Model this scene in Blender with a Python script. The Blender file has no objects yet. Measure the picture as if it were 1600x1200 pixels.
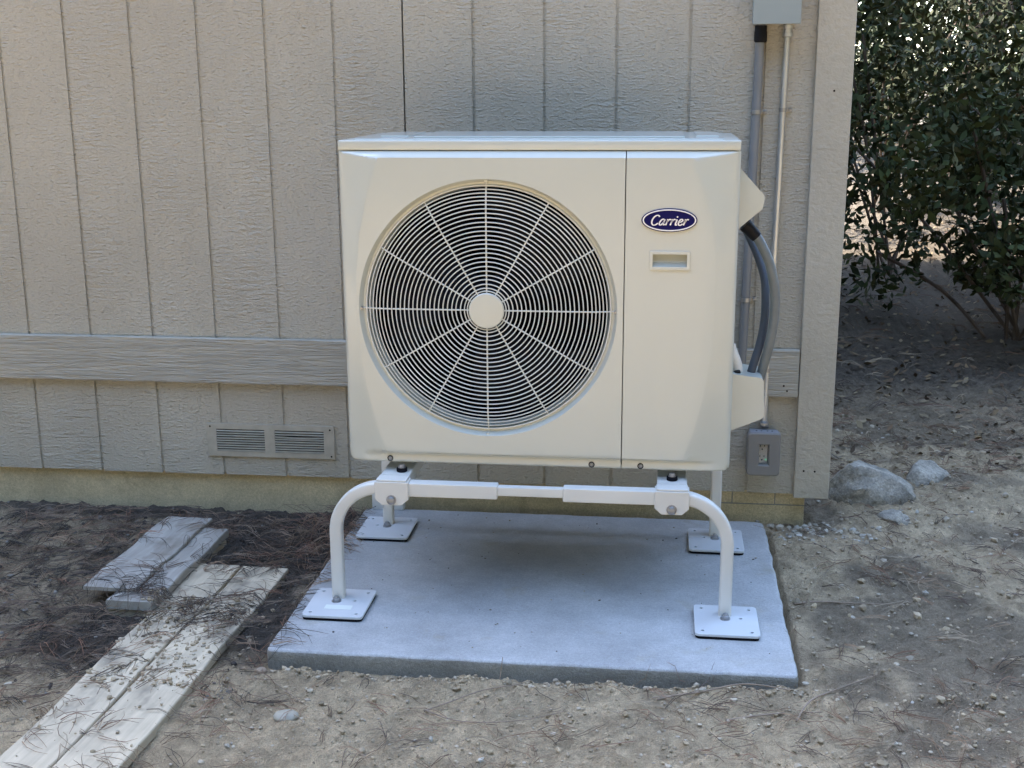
import bpy, bmesh, math, random
import numpy as np
from mathutils import Vector, Matrix, Euler

random.seed(7)
rng = np.random.default_rng(11)
scene = bpy.context.scene
COL = scene.collection

# ------------------------------------------------------------------ camera
F_PX, PITCH, YAW, ROLL = 1911.807, .24217, .12319, -.0058
CAM = (.29829, -3.56001, 1.28219)
def camera_basis():
    cy, sy = math.cos(YAW), math.sin(YAW)
    fwd = Vector((-sy*math.cos(PITCH), cy*math.cos(PITCH), -math.sin(PITCH)))
    right = Vector((cy, sy, 0)); up = right.cross(fwd)
    r1 = right*math.cos(ROLL) + up*math.sin(ROLL)
    u1 = -right*math.sin(ROLL) + up*math.cos(ROLL)
    return r1, u1, fwd
r1, u1, fw = camera_basis()
cd = bpy.data.cameras.new("camera")
cd.sensor_width = 36.0; cd.sensor_fit = 'HORIZONTAL'
cd.lens = F_PX/1600*36.0
cd.clip_start = .05; cd.clip_end = 500
cam = bpy.data.objects.new("camera", cd); COL.objects.link(cam)
cam.matrix_world = Matrix(((r1.x, u1.x, -fw.x, CAM[0]), (r1.y, u1.y, -fw.y, CAM[1]), (r1.z, u1.z, -fw.z, CAM[2]), (0, 0, 0, 1)))
scene.camera = cam
scene.cycles.use_denoising = True; scene.cycles.denoiser = 'OPENIMAGEDENOISE'
scene.cycles.denoising_input_passes = 'RGB_ALBEDO_NORMAL'; scene.cycles.denoising_prefilter = 'ACCURATE'

# ------------------------------------------------------------------ sky, sun, exposure
SUN_EL, SUN_ROT = math.radians(50), math.radians(-45)      # behind the house: the wall and the unit stand in open shade
world = bpy.data.worlds.new("World"); scene.world = world
world.use_nodes = True
wn = world.node_tree.nodes; wl = world.node_tree.links
sky = wn.new("ShaderNodeTexSky"); sky.sky_type = 'NISHITA'; sky.sun_disc = False
sky.sun_elevation = SUN_EL; sky.sun_rotation = SUN_ROT
sky.air_density = 1.0; sky.dust_density = 1.0; sky.ozone_density = 1.0
wl.new(sky.outputs[0], wn["Background"].inputs[0])
wn["Background"].inputs[1].default_value = .15
sd = bpy.data.lights.new("sun", 'SUN'); sd.energy = 2.3; sd.angle = math.radians(.53); sd.color = (1, .93, .82)
so = bpy.data.objects.new("sun", sd); COL.objects.link(so)
sv = Vector((math.sin(SUN_ROT)*math.cos(SUN_EL), math.cos(SUN_ROT)*math.cos(SUN_EL), math.sin(SUN_EL)))
so.rotation_euler = sv.to_track_quat('Z', 'Y').to_euler()
so.location = (-4, 5, 8)
vs = scene.view_settings
scene.display_settings.display_device = 'sRGB'
vs.view_transform = 'Standard'; vs.look = 'None'; vs.gamma = 1; vs.exposure = 3.32; vs.use_curve_mapping = False

# ------------------------------------------------------------------ helpers
WN = set()
W = {}            # world position of every object's origin
def setp(o, label=None, cat=None, group=None, kind=None):
    if label: o['label'] = label
    if cat: o['category'] = cat
    if group: o['group'] = group
    if kind: o['kind'] = kind
    return o
def empty(name, loc, label=None, cat=None, group=None, kind=None):
    o = bpy.data.objects.new(name, None); COL.objects.link(o)
    o.empty_display_size = .1; o.location = loc; W[o] = Vector(loc)
    return setp(o, label, cat, group, kind)
def mesh(name, v, f, mat=None, smooth=None):
    me = bpy.data.meshes.new(name)
    me.from_pydata([tuple(p) for p in v], [], [tuple(int(i) for i in q) for q in f])
    if mat: me.materials.append(mat)
    if smooth is not None:
        me.polygons.foreach_set("use_smooth", [True]*len(me.polygons))
        me.set_sharp_from_angle(angle=math.radians(smooth))
    me.update()
    return me
def put(name, me, parent=None, loc=(0, 0, 0), rot=None, **kw):
    """link a mesh as one object; loc is a world position"""
    o = bpy.data.objects.new(name, me); COL.objects.link(o)
    loc = Vector(loc); W[o] = loc.copy()
    if parent is not None:
        o.parent = parent; o.location = loc - W[parent]
    else:
        o.location = loc
    if rot is not None: o.rotation_euler = rot
    if me.name in WN:
        w_ = o.modifiers.new("weighted_normal", 'WEIGHTED_NORMAL'); w_.keep_sharp = True; w_.weight = 80
    return setp(o, **kw)
def bm_mesh(name, bm, mat=None, smooth=None):
    bmesh.ops.recalc_face_normals(bm, faces=bm.faces)
    me = bpy.data.meshes.new(name); bm.to_mesh(me); bm.free()
    if mat: me.materials.append(mat)
    if smooth is not None:
        me.polygons.foreach_set("use_smooth", [True]*len(me.polygons))
        me.set_sharp_from_angle(angle=math.radians(smooth))
    me.update(); return me
def box_bm(x0, x1, y0, y1, z0, z1, bev=0, seg=2, bm=None):
    bm = bm or bmesh.new()
    vs_ = [bm.verts.new(p) for p in ((x0, y0, z0), (x1, y0, z0), (x1, y1, z0), (x0, y1, z0), (x0, y0, z1), (x1, y0, z1), (x1, y1, z1), (x0, y1, z1))]
    fs = [bm.faces.new([vs_[i] for i in q]) for q in ((0, 3, 2, 1), (4, 5, 6, 7), (0, 1, 5, 4), (1, 2, 6, 5), (2, 3, 7, 6), (3, 0, 4, 7))]
    if bev:
        es = list({e for f in fs for e in f.edges})
        bmesh.ops.bevel(bm, geom=es, offset=bev, segments=seg, profile=.5, affect='EDGES', clamp_overlap=True)
    return bm
def box(name, x0, x1, y0, y1, z0, z1, mat, bev=0, seg=2, smooth=35):
    me = bm_mesh(name, box_bm(x0, x1, y0, y1, z0, z1, bev, seg), mat, smooth)
    if bev: WN.add(me.name)
    return me
def round_poly(pts, rads, n=5):
    """2D polygon with rounded corners"""
    out = []; N = len(pts)
    for i in range(N):
        p = Vector(pts[i]); a = Vector(pts[i-1]) - p; b = Vector(pts[(i+1) % N]) - p
        r = rads[i] if isinstance(rads, (list, tuple)) else rads
        if r <= 1e-6: out.append(p); continue
        an = a.angle(b); d = min(r/math.tan(an/2), a.length*.49, b.length*.49)
        p0 = p + a.normalized()*d; p1 = p + b.normalized()*d
        for k in range(n+1):
            t = k/n
            out.append(p0*(1-t)**2 + p*2*t*(1-t) + p1*t*t)
    return [(q.x, q.y) for q in out]
def prism(name, poly, y0, y1, mat, bev=0, seg=2, plane='XZ', smooth=35):
    bm = bmesh.new()
    def P(a, b, t): return (a, t, b) if plane == 'XZ' else (a, b, t)
    A = [bm.verts.new(P(a, b, y0)) for a, b in poly]; B = [bm.verts.new(P(a, b, y1)) for a, b in poly]
    n = len(poly)
    f0 = bm.faces.new(A); f1 = bm.faces.new(B[::-1])
    for i in range(n): bm.faces.new((A[i], B[i], B[(i+1) % n], A[(i+1) % n]))
    if bev:
        bmesh.ops.bevel(bm, geom=list(f0.edges)+list(f1.edges), offset=bev, segments=seg, profile=.5, affect='EDGES', clamp_overlap=True)
    me = bm_mesh(name, bm, mat, smooth); WN.add(me.name)
    return me
def sweep(path, prof, closed=False, up=None, cap=True):
    """sweep a 2D profile (a = side, b = normal) along a 3D path -> verts, faces"""
    path = [Vector(p) for p in path]; n = len(path); m = len(prof)
    T = []
    for i in range(n):
        if closed: t = path[(i+1) % n] - path[i-1]
        else: t = path[min(i+1, n-1)] - path[max(i-1, 0)]
        T.append(t.normalized())
    if up is None:
        up = Vector((0, 0, 1)) if abs(T[0].z) < .9 else Vector((0, 1, 0))
    N = Vector(up); N = (N - T[0]*N.dot(T[0])).normalized()
    v = []; f = []
    for i in range(n):
        if i: N = (N - T[i]*N.dot(T[i])).normalized()
        S = T[i].cross(N)
        for a, b in prof: v.append(path[i] + S*a + N*b)
    for i in range(n if closed else n-1):
        for k in range(m):
            f.append((i*m+k, i*m+(k+1) % m, ((i+1) % n)*m+(k+1) % m, ((i+1) % n)*m+k))
    if cap and not closed:
        f.append(tuple(range(m-1, -1, -1))); f.append(tuple((n-1)*m+k for k in range(m)))
    return v, f
def circ(r, n=12): return [(r*math.cos(2*math.pi*k/n), r*math.sin(2*math.pi*k/n)) for k in range(n)]
def rsq(s, r, n=3): return round_poly([(-s/2, -s/2), (s/2, -s/2), (s/2, s/2), (-s/2, s/2)], r, n)
def tube(name, path, r, mat, n=12, closed=False, smooth=40): 
    v, f = sweep(path, circ(r, n), closed)
    return mesh(name, v, f, mat, smooth)
def spline(pts, n=8):
    pts = [Vector(p) for p in pts]; out = []
    for i in range(len(pts)-1):
        p0 = pts[max(i-1, 0)]; p1 = pts[i]; p2 = pts[i+1]; p3 = pts[min(i+2, len(pts)-1)]
        for k in range(n):
            t = k/n
            out.append(.5*((2*p1) + (p2-p0)*t + (2*p0-5*p1+4*p2-p3)*t*t + (3*p1-p0-3*p2+p3)*t**3))
    out.append(pts[-1]); return out
def lathe(name, prof, mat, n=24, axis='Y', smooth=35, capped=True):
    """prof: (radius, along) ; revolve about an axis"""
    v = []; f = []
    for r, t in prof:
        for k in range(n):
            a = 2*math.pi*k/n; c, s = r*math.cos(a), r*math.sin(a)
            v.append((c, t, s) if axis == 'Y' else ((c, s, t) if axis == 'Z' else (t, c, s)))
    for i in range(len(prof)-1):
        for k in range(n): f.append((i*n+k, i*n+(k+1) % n, (i+1)*n+(k+1) % n, (i+1)*n+k))
    if capped:
        f.append(tuple(range(n))); f.append(tuple((len(prof)-1)*n+k for k in range(n))[::-1])
    bm = bmesh.new(); bv = [bm.verts.new(p) for p in v]
    for q in f: bm.faces.new([bv[i] for i in q])
    return bm_mesh(name, bm, mat, smooth)
def shape2d(name, loops, ext, bev, mat, smooth=35, res=2):
    """flat shape with holes, extruded, through a 2D curve; lies in XY, thickness in Z"""
    cu = bpy.data.curves.new(name, 'CURVE'); cu.dimensions = '2D'; cu.fill_mode = 'BOTH'
    cu.extrude = ext; cu.bevel_depth = bev; cu.bevel_resolution = res
    for lp in loops:
        s = cu.splines.new('POLY'); s.points.add(len(lp)-1); s.use_cyclic_u = True
        for i, (a, b) in enumerate(lp): s.points[i].co = (a, b, 0, 1)
    return curve_to_mesh(name, cu, mat, smooth)
def curve_to_mesh(name, cu, mat, smooth=35):
    o = bpy.data.objects.new("curve_source", cu)
    me = bpy.data.meshes.new_from_object(o); me.name = name
    bpy.data.objects.remove(o); 
    me.materials.clear(); me.materials.append(mat)
    for p in me.polygons: p.material_index = 0
    if smooth is not None and len(me.polygons):
        me.polygons.foreach_set("use_smooth", [True]*len(me.polygons)); me.set_sharp_from_angle(angle=math.radians(smooth))
    return me

# ------------------------------------------------------------------ materials
class M:
    def __init__(s, name, col, rough=.5, metal=0, spec=.5):
        s.m = bpy.data.materials.new(name); s.m.use_nodes = True
        s.nt = s.m.node_tree; s.n = s.nt.nodes; s.l = s.nt.links
        s.b = s.n["Principled BSDF"]
        s.b.inputs["Base Color"].default_value = (*col, 1); s.b.inputs["Roughness"].default_value = rough
        s.b.inputs["Metallic"].default_value = metal; s.b.inputs["Specular IOR Level"].default_value = spec
        s.col = col; s.geo = None; s.h = None; s.csock = None
    def pos(s, scale=(1, 1, 1), local=False):
        if local:
            t = s.n.new("ShaderNodeTexCoord"); out = t.outputs["Object"]
        else:
            t = s.n.new("ShaderNodeNewGeometry"); out = t.outputs["Position"]
        mp = s.n.new("ShaderNodeMapping"); mp.inputs["Scale"].default_value = scale
        s.l.new(out, mp.inputs[0]); return mp.outputs[0]
    def noise(s, scale, detail=4, rough=.55, vec=(1, 1, 1), dist=0, local=False):
        t = s.n.new("ShaderNodeTexNoise"); t.inputs["Scale"].default_value = scale; t.inputs["Detail"].default_value = detail
        t.inputs["Roughness"].default_value = rough; t.inputs["Distortion"].default_value = dist
        s.l.new(s.pos(vec, local), t.inputs["Vector"]); return t.outputs["Fac"]
    def voronoi(s, scale, vec=(1, 1, 1)):
        t = s.n.new("ShaderNodeTexVoronoi"); t.inputs["Scale"].default_value = scale
        s.l.new(s.pos(vec), t.inputs["Vector"]); return t.outputs["Distance"]
    def ramp(s, sock, a, b, lo=0., hi=1.):
        r = s.n.new("ShaderNodeMapRange"); r.inputs[1].default_value = a; r.inputs[2].default_value = b
        r.inputs[3].default_value = lo; r.inputs[4].default_value = hi; r.clamp = True
        s.l.new(sock, r.inputs[0]); return r.outputs[0]
    def math(s, op, a, b):
        t = s.n.new("ShaderNodeMath"); t.operation = op
        for i, q in enumerate((a, b)):
            if isinstance(q, (int, float)): t.inputs[i].default_value = q
            else: s.l.new(q, t.inputs[i])
        return t.outputs[0]
    def color(s):
        if s.csock is None:
            r = s.n.new("ShaderNodeRGB"); r.outputs[0].default_value = (*s.col, 1); s.csock = r.outputs[0]
        return s.csock
    def mix(s, fac, col):
        """mix the running colour towards another by a factor socket"""
        t = s.n.new("ShaderNodeMix"); t.data_type = 'RGBA'
        s.l.new(fac, t.inputs[0]); s.l.new(s.color(), t.inputs[6])
        if isinstance(col, tuple): t.inputs[7].default_value = (*col, 1)
        else: s.l.new(col, t.inputs[7])
        s.csock = t.outputs[2]; s.l.new(s.csock, s.b.inputs["Base Color"]); return s
    def attr(s, name):
        a = s.n.new("ShaderNodeAttribute"); a.attribute_name = name; s.csock = a.outputs["Color"]
        s.l.new(s.csock, s.b.inputs["Base Color"]); return s
    def vary(s, sock, lo, hi):
        """multiply the running colour by a value between lo and hi"""
        r = s.ramp(sock, .25, .75, lo, hi)
        t = s.n.new("ShaderNodeMix"); t.data_type = 'RGBA'; t.blend_type = 'MULTIPLY'; t.inputs[0].default_value = 1
        s.l.new(s.color(), t.inputs[6]); s.l.new(r, t.inputs[7])
        s.csock = t.outputs[2]; s.l.new(s.csock, s.b.inputs["Base Color"]); return s
    def height(s, sock, amount):
        """add amount metres of bump height"""
        h = s.math('MULTIPLY', sock, amount); s.h = h if s.h is None else s.math('ADD', s.h, h); return s
    def bump(s, strength=1.):
        b = s.n.new("ShaderNodeBump"); b.inputs["Strength"].default_value = strength; b.inputs["Distance"].default_value = 1.
        s.l.new(s.h, b.inputs["Height"]); s.l.new(b.outputs[0], s.b.inputs["Normal"]); return s
    def rough(s, sock, lo, hi):
        s.l.new(s.ramp(sock, .3, .7, lo, hi), s.b.inputs["Roughness"]); return s

PAINT = (.455, .410, .322)
def siding_mat():
    m = M("siding_paint", PAINT, .62)
    big = m.noise(2.2, 3); m.vary(big, .9, 1.09)
    fine = m.noise(160, 2); m.vary(fine, .93, 1.06)
    mask = m.ramp(m.noise(6, 3, .55, (1, 1, .4)), .44, .66)
    rip = m.noise(1, 3, .6, (15, 15, 95), .25)
    m.height(m.math('MULTIPLY', rip, mask), .0085)
    m.height(m.ramp(m.noise(1, 2, .5, (75, 75, 170)), .5, .75), .0026)
    m.height(m.noise(260, 2), .0012)
    m.bump(1.); return m.m
def band_mat(name, vec, dist=1.2, amp=.0036, base=PAINT):
    m = M(name, base, .62)
    m.vary(m.noise(3, 3), .92, 1.07)
    rip = m.noise(1, 3, .55, vec, dist)
    m.height(rip, amp); m.vary(rip, 1.05, .93); m.height(m.noise(300, 2), .0006); m.bump(.8); return m.m
mat_siding = siding_mat()
mat_band = band_mat("band_paint", (4.5, 4.5, 75), 2.6, .013)
mat_corner = band_mat("corner_paint", (70, 70, 90), .4, .004)
mat_ventpaint = M('vent_paint', PAINT, .6); mat_ventpaint.vary(mat_ventpaint.noise(30, 4), .8, 1.05); mat_ventpaint = mat_ventpaint.m
def metal_paint(name, col, rough, spec=.5, peel=.00004, dirt=.06, coat=.0):
    m = M(name, col, rough, 0, spec)
    m.vary(m.noise(3.5, 3), 1-dirt, 1+dirt*.6)
    m.rough(m.noise(6, 2), rough-.01, rough+.02)
    m.height(m.noise(420, 2), peel); m.bump(.35)
    m.b.inputs['Coat Weight'].default_value = coat; m.b.inputs['Coat Roughness'].default_value = .12; return m.m
CREAM = (.545, .55, .475)
mat_cream = metal_paint("cream_enamel", CREAM, .30, coat=.8, dirt=.015)
mat_cream_wire = metal_paint("cream_wire_coating", (.74, .73, .66), .35)
mat_stand = metal_paint("white_powder_coat", (.72, .69, .62), .33)
mat_plate = metal_paint("plate_powder_coat", (.60, .60, .59), .42, .5, .00005, .10)
mat_black = M("black_plastic", (.010, .010, .012), .5, 0, .2).m
mat_inside = M("dark_interior", (.004, .004, .006), .9, 0, .03).m
mat_blade = M("fan_blade_plastic", (.0065, .007, .011), .5, 0, .12).m
mat_rubber = M("black_rubber", (.010, .010, .013), .8, 0, .1).m
mat_zinc = metal_paint("zinc_steel", (.38, .38, .385), .38, .5, .00003, .2)
mat_zinc.node_tree.nodes["Principled BSDF"].inputs["Metallic"].default_value = .85
mat_emt = M("galvanised_conduit", (.60, .61, .60), .36, .75)
mat_emt.vary(mat_emt.noise(30, 3, .6, (1, 1, .15)), .75, 1.12); mat_emt = mat_emt.m
mat_pvc = M("grey_conduit_plastic", (.205, .21, .21), .38)
mat_pvc.vary(mat_pvc.noise(25, 3, .6, (1, 1, .12)), .85, 1.12); mat_pvc = mat_pvc.m
mat_flex = M("grey_flexible_jacket", (.165, .18, .175), .42)
mat_flex.vary(mat_flex.noise(40, 2), .88, 1.1); mat_flex = mat_flex.m
mat_flexd = M("dark_flexible_jacket", (.055, .065, .08), .45).m
mat_jbox = metal_paint("grey_green_box_enamel", (.30, .335, .32), .4)
mat_obox = metal_paint("grey_outlet_plastic", (.215, .205, .19), .45)
mat_recept = M("beige_receptacle", (.60, .50, .40), .4).m
mat_dark = M("dark_slot", (.008, .008, .008), .9, 0, .03).m
mat_blue = M("badge_blue_enamel", (.0010, .0014, .075), .4, 0, .15).m
mat_silver = M("badge_silver", (.78, .78, .82), .32, .3).m
mat_sticker = M("plate_sticker", (.74, .76, .68), .35).m
m = M("led_green", (.1, .8, .35), .3); m.b.inputs["Emission Color"].default_value = (.2, 1, .5, 1); m.b.inputs["Emission Strength"].default_value = .12; mat_led = m.m
m = M("clear_plastic", (.75, .78, .76), .12); m.b.inputs["Alpha"].default_value = .10; mat_pane = m.m
def concrete(name, col, rlo, rhi, stain, bumpk=1., spec=.5):
    m = M(name, col, .5, 0, spec)
    m.vary(m.noise(3.2, 6, .65), .70, 1.16); m.vary(m.noise(28, 5, .65), .88, 1.10); m.vary(m.noise(150, 3, .6), .84, 1.14); m.vary(m.noise(420, 2), .80, 1.18)
    st = m.ramp(m.noise(6.5, 4, .6, (1, 1.4, 1), .5), .60, .74, 0, .6); m.mix(st, stain)
    sp = m.ramp(m.voronoi(38), .085, .05, 0, .0); 
    m.rough(m.noise(7, 4), rlo, rhi)
    m.height(m.noise(300, 2), .0012*bumpk); m.height(m.noise(90, 4, .65), .0022*bumpk); m.height(m.noise(6, 2), .004*bumpk); m.bump(.55); return m.m
mat_pad = concrete("pad_concrete", (.43, .425, .41), .38, .58, (.34, .30, .22), 1., .35)
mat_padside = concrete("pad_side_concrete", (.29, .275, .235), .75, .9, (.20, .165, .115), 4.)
mat_found = concrete("foundation_concrete", (.62, .50, .30), .8, .95, (.22, .16, .09), 2.)
def wood(name, col):
    m = M(name, col, .75)
    m.vary(m.noise(1, 4, .6, (45, 3, 45), .6, True), .72, 1.15); m.vary(m.noise(12, 3), .85, 1.08)
    m.mix(m.ramp(m.noise(9, 4, .6, (1, .6, 1)), .56, .7, 0, .8), (.21, .175, .13))
    m.height(m.noise(1, 3, .6, (150, 6, 150), .4, True), .0018); m.bump(.7); return m.m
mat_plank = wood("weathered_pale_wood", (.60, .495, .345))
mat_plank2 = wood("weathered_grey_wood", (.40, .365, .31))
mat_pebble = M("pebble_stone", (.36, .32, .245), .6); mat_pebble.vary(mat_pebble.noise(60, 3), .85, 1.1); mat_pebble = mat_pebble.m
m = M("pale_rock", (.45, .40, .32), .9, 0, .2); m.vary(m.noise(16, 6, .7), .35, 1.2); m.vary(m.noise(160, 3, .6), .6, 1.25); m.mix(m.ramp(m.noise(9, 4), .5, .68, 0, .8), (.13, .12, .095)); m.height(m.noise(24, 4), .02); m.bump(.8); mat_rock = m.m
m = M("dirt_ground", (.3, .25, .2), .95, 0, .2); m.attr("Col"); m.vary(m.noise(55, 5, .65), .72, 1.2); m.vary(m.noise(330, 3, .6), .72, 1.22)
m.height(m.noise(130, 4, .65), .016); m.height(m.noise(420, 2), .005); m.bump(1.); mat_ground = m.m
m = M("litter", (.1, .07, .05), .8, 0, .3); m.attr("Col"); mat_litter = m.m
m = M("twig_bark", (.30, .22, .15), .8); m.vary(m.noise(60, 3), .7, 1.2); mat_twig = m.m
m = M("pine_bark", (.12, .085, .06), .95, 0, .2); m.vary(m.noise(1, 4, .6, (14, 14, 3)), .5, 1.4); m.height(m.noise(1, 4, .6, (16, 16, 4)), .03); m.bump(1); mat_bark = m.m
def leaf_mat(name, col):
    m = M(name, col, .75, 0, .12); m.attr("Col"); return m.m
mat_leaf = leaf_mat("shrub_leaves", (.05, .07, .03))

# ------------------------------------------------------------------ noise for the terrain
def vnoise(x, y, seed):
    xi = np.floor(x).astype(np.int64); yi = np.floor(y).astype(np.int64); xf = x-xi; yf = y-yi
    def h(a, b):
        n = (a*374761393 + b*668265263 + seed*1442695041) & 0xffffffff
        n = ((n ^ (n >> 13))*1274126177) & 0xffffffff
        return ((n ^ (n >> 16)) & 0xffff)/65535.
    u = xf*xf*(3-2*xf); w = yf*yf*(3-2*yf)
    return (h(xi, yi)*(1-u)+h(xi+1, yi)*u)*(1-w) + (h(xi, yi+1)*(1-u)+h(xi+1, yi+1)*u)*w
def fbm(x, y, sc, seed, octv=4):
    t = 0; a = 1; s = 0
    for i in range(octv):
        t = t + a*vnoise(x*sc, y*sc, seed+i*17); s += a; a *= .5; sc *= 2.03
    return t/s
PX0, PX1, PY0, PY1 = -.600, .6209, -1.0262, -.037
def ground_z(x, y):
    x = np.asarray(x, float); y = np.asarray(y, float)
    near = np.clip((4.5-np.hypot(x, y+.7))/1.5, 0, 1)
    base = -.050 + .022*np.clip((x+.2)/.9, 0, 1)
    rise = np.clip(y-1.6, 0, 30)*.05*np.clip((x-.6)/2., 0, 1)                    # the yard climbs behind the house corner
    rough_ = (fbm(x, y, 3, 3, 3)-.5)*.030 + ((fbm(x, y, 22, 9, 3)-.5)*.026 + (np.abs(fbm(x, y, 48, 21, 3)-.5))*.034)*(.35+.65*near)
    # soil heaped a little against the front of the pad
    front = np.exp(-((y-PY0+.06)/.06)**2)*((x > PX0-.1) & (x < PX1+.1))*(.003+.030*np.clip(fbm(x, y, 9, 55, 3)-.4, 0, 1))
    z = base + rise + rough_ + front
    inside = (x > PX0-.012) & (x < PX1+.012) & (y > PY0-.012) & (y < PY1+.012)
    edge = np.maximum(np.maximum(PX0-x, x-PX1), np.maximum(PY0-y, y-PY1))
    z = np.where(edge < .05, np.minimum(z, -.018), z)
    return np.where(inside, np.minimum(z, -.05), z)
def mulch(x, y):
    """0 bare sandy dirt .. 1 dark needle mulch: left of the pad and along the wall"""
    x = np.asarray(x, float); y = np.asarray(y, float)
    n = fbm(x, y, 5, 40, 3)-.5
    left = np.clip((-.56 - x)/.08 + n*2, 0, 1)*np.clip((y+1.12)/.18+n*2, 0, 1)*np.clip((x+1.05)/.3+1+n, .35, 1)
    wall = np.clip((y+.16)/.12+n, 0, 1)*np.clip((.1-x)/.3, 0, 1)
    right = np.clip((x-.62)/.1, 0, 1)*np.clip((fbm(x, y, 4, 77, 3)-.46)*5, 0, .55)
    far = np.clip((y-.9)/1.2, 0, .85)
    return np.clip(np.maximum.reduce([left*.95, wall*.9, right, far]), 0, 1)
def set_col(me, cols, domain='POINT'):
    a = me.color_attributes.new("Col", 'FLOAT_COLOR', domain)
    c = np.ones((len(cols), 4), np.float32); c[:, :3] = cols
    a.data.foreach_set("color", c.ravel())
def np_mesh(name, v, f, mat, smooth=False):
    """v: (n,3), f: (m,k) of one face size"""
    me = bpy.data.meshes.new(name); k = f.shape[1]
    me.vertices.add(len(v)); me.vertices.foreach_set("co", v.astype(np.float32).ravel())
    me.loops.add(f.size); me.loops.foreach_set("vertex_index", f.astype(np.int32).ravel())
    me.polygons.add(len(f)); me.polygons.foreach_set("loop_start", np.arange(0, f.size, k, dtype=np.int32))
    me.polygons.foreach_set("loop_total", np.full(len(f), k, np.int32))
    me.polygons.foreach_set("use_smooth", np.full(len(f), smooth, bool))
    me.materials.append(mat); me.update(calc_edges=True); me.validate(); return me

# ------------------------------------------------------------------ ground: one sheet, fine near the pad
def axis_pts(lo, hi, step, far, grow=1.22):
    a = list(np.arange(lo, hi+step/2, step)); d = step; p = hi
    while p < far: d *= grow; p += d; a.append(p)
    d = step; p = lo
    while p > -far: d *= grow; p -= d; a.insert(0, p)
    return np.array(a)
gx = axis_pts(-1.9, 2.9, .009, 140); gy = axis_pts(-1.75, 2.5, .009, 140)
GX, GY = np.meshgrid(gx, gy); GZ = ground_z(GX, GY)
idx = np.arange(GX.size).reshape(GX.shape)
gf = np.stack([idx[:-1, :-1], idx[:-1, 1:], idx[1:, 1:], idx[1:, :-1]], -1).reshape(-1, 4)
gm = np_mesh("ground", np.stack([GX, GY, GZ], -1).reshape(-1, 3), gf, mat_ground, True)
mu = mulch(GX, GY)[..., None]
n1 = fbm(GX, GY, 9, 60, 4)[..., None]; n2 = fbm(GX, GY, 40, 61, 3)[..., None]
dirt = np.array([.56, .425, .265])*(.70+.5*n1)*(.70+.55*n2)
dark = np.array([.075, .064, .054])*(.6+.8*n2)
set_col(gm, (dirt*(1-mu)+dark*mu).reshape(-1, 3))
put("ground", gm, kind="structure", label="sandy tan dirt with darker needle mulch left of the pad")

# ------------------------------------------------------------------ the house
house = empty("house", (0, .3, 0), "taupe painted house wall of grooved wood siding above a concrete foundation", "house")
G0, GS = -1.06036, .2032
ZS, ZTOP = .0785, 3.2
XR = .704
for k in range(-16, 9):
    x0 = G0+GS*k; x1 = min(x0+GS, XR+.03)
    gap = .0042 if k != 3 else .0022
    g2 = .0042 if k+1 != 3 else .0022
    y0 = 0. if (k+16) % 6 < 3 else .0008
    zt = ZS + random.uniform(-.0015, .0015)
    put("siding_board", box("siding_board", x0+gap, x1-g2, y0, .012, zt, ZTOP, mat_siding, .0010, 2), house)
for a_, b_ in ((G0+GS*-16, G0+GS*3-.006), (G0+GS*3+.006, XR+.02)):      # the sheet joint falls on one groove
    put("backing_sheet", box("backing_sheet", a_, b_, .0058, .0295, ZS+.004, ZTOP-.01, mat_siding), house)
put("trim_board", box("trim_board", G0+GS*-16, XR-.002, -.021, -.0005, .3807, .5219, mat_band, .003), house)
put("corner_board", box("corner_board", XR, .806, -.021, .0, .0705, ZTOP, mat_corner, .0035), house)
put("corner_board", box("corner_board", .786, .806, .0015, .10, .0705, ZTOP, mat_corner, .003), house)
for k in range(30):          # the side wall, turned away from the camera
    y0 = .103+GS*k
    put("siding_board", box("siding_board", .775, .786, y0+.004, y0+GS-.004, ZS, ZTOP, mat_siding, .0016, 1), house)
put("wall_core", box("wall_core", G0+GS*-16, .774, .031, 6.2, ZS+.01, ZTOP+.02, mat_siding), house)
XL = G0+GS*-16
shade_roof_me = prism("shade_roof", [(-.08, ZTOP+.02), (3.1, 5.35), (6.38, ZTOP+.02), (6.38, ZTOP+.11), (3.1, 5.45), (-.08, ZTOP+.11)], XL-.06, .86, mat_dark)  # unseen roof added, its ridge set high to shade the yard
for q in shade_roof_me.vertices: q.co = Vector((q.co.y, q.co.x, q.co.z))
shade_roof_me.flip_normals(); put("shade_roof", shade_roof_me, house)
gab = prism("gable_wall", [(.04, ZTOP+.019), (6.2, ZTOP+.019), (3.1, 5.30)], XL+.02, .772, mat_siding)
for q in gab.vertices: q.co = Vector((q.co.y, q.co.x, q.co.z))
gab.flip_normals(); put("gable_wall", gab, house)
put("foundation", box("foundation", G0+GS*-16+.02, .742, .018, 6.15, -.4, ZS+.009, mat_found, .004), house)
for z0, xs in ((.034, None),):   # thin mortar line of the block course at the right
    put("mortar_joint", box("mortar_joint", .46, .741, .0165, .0185, z0, z0+.0035, mat_padside), house)
    for xm in (.525, .652): put("mortar_joint", box("mortar_joint", xm, xm+.0032, .0166, .0184, z0+.004, ZS+.004, mat_padside), house)
# nail heads
nail = lathe("nail_head", [(.0028, 0), (.003, -.0006), (.002, -.0012)], mat_dark, 8)
for (x, z, y) in ((.757, 1.253, -.021), (.73, .157, -.021), (.762, .156, -.021), (.70-.03, .40, -.021), (.66, .415, -.021)):
    put("nail_head", nail, house, (x, y, z))
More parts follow.
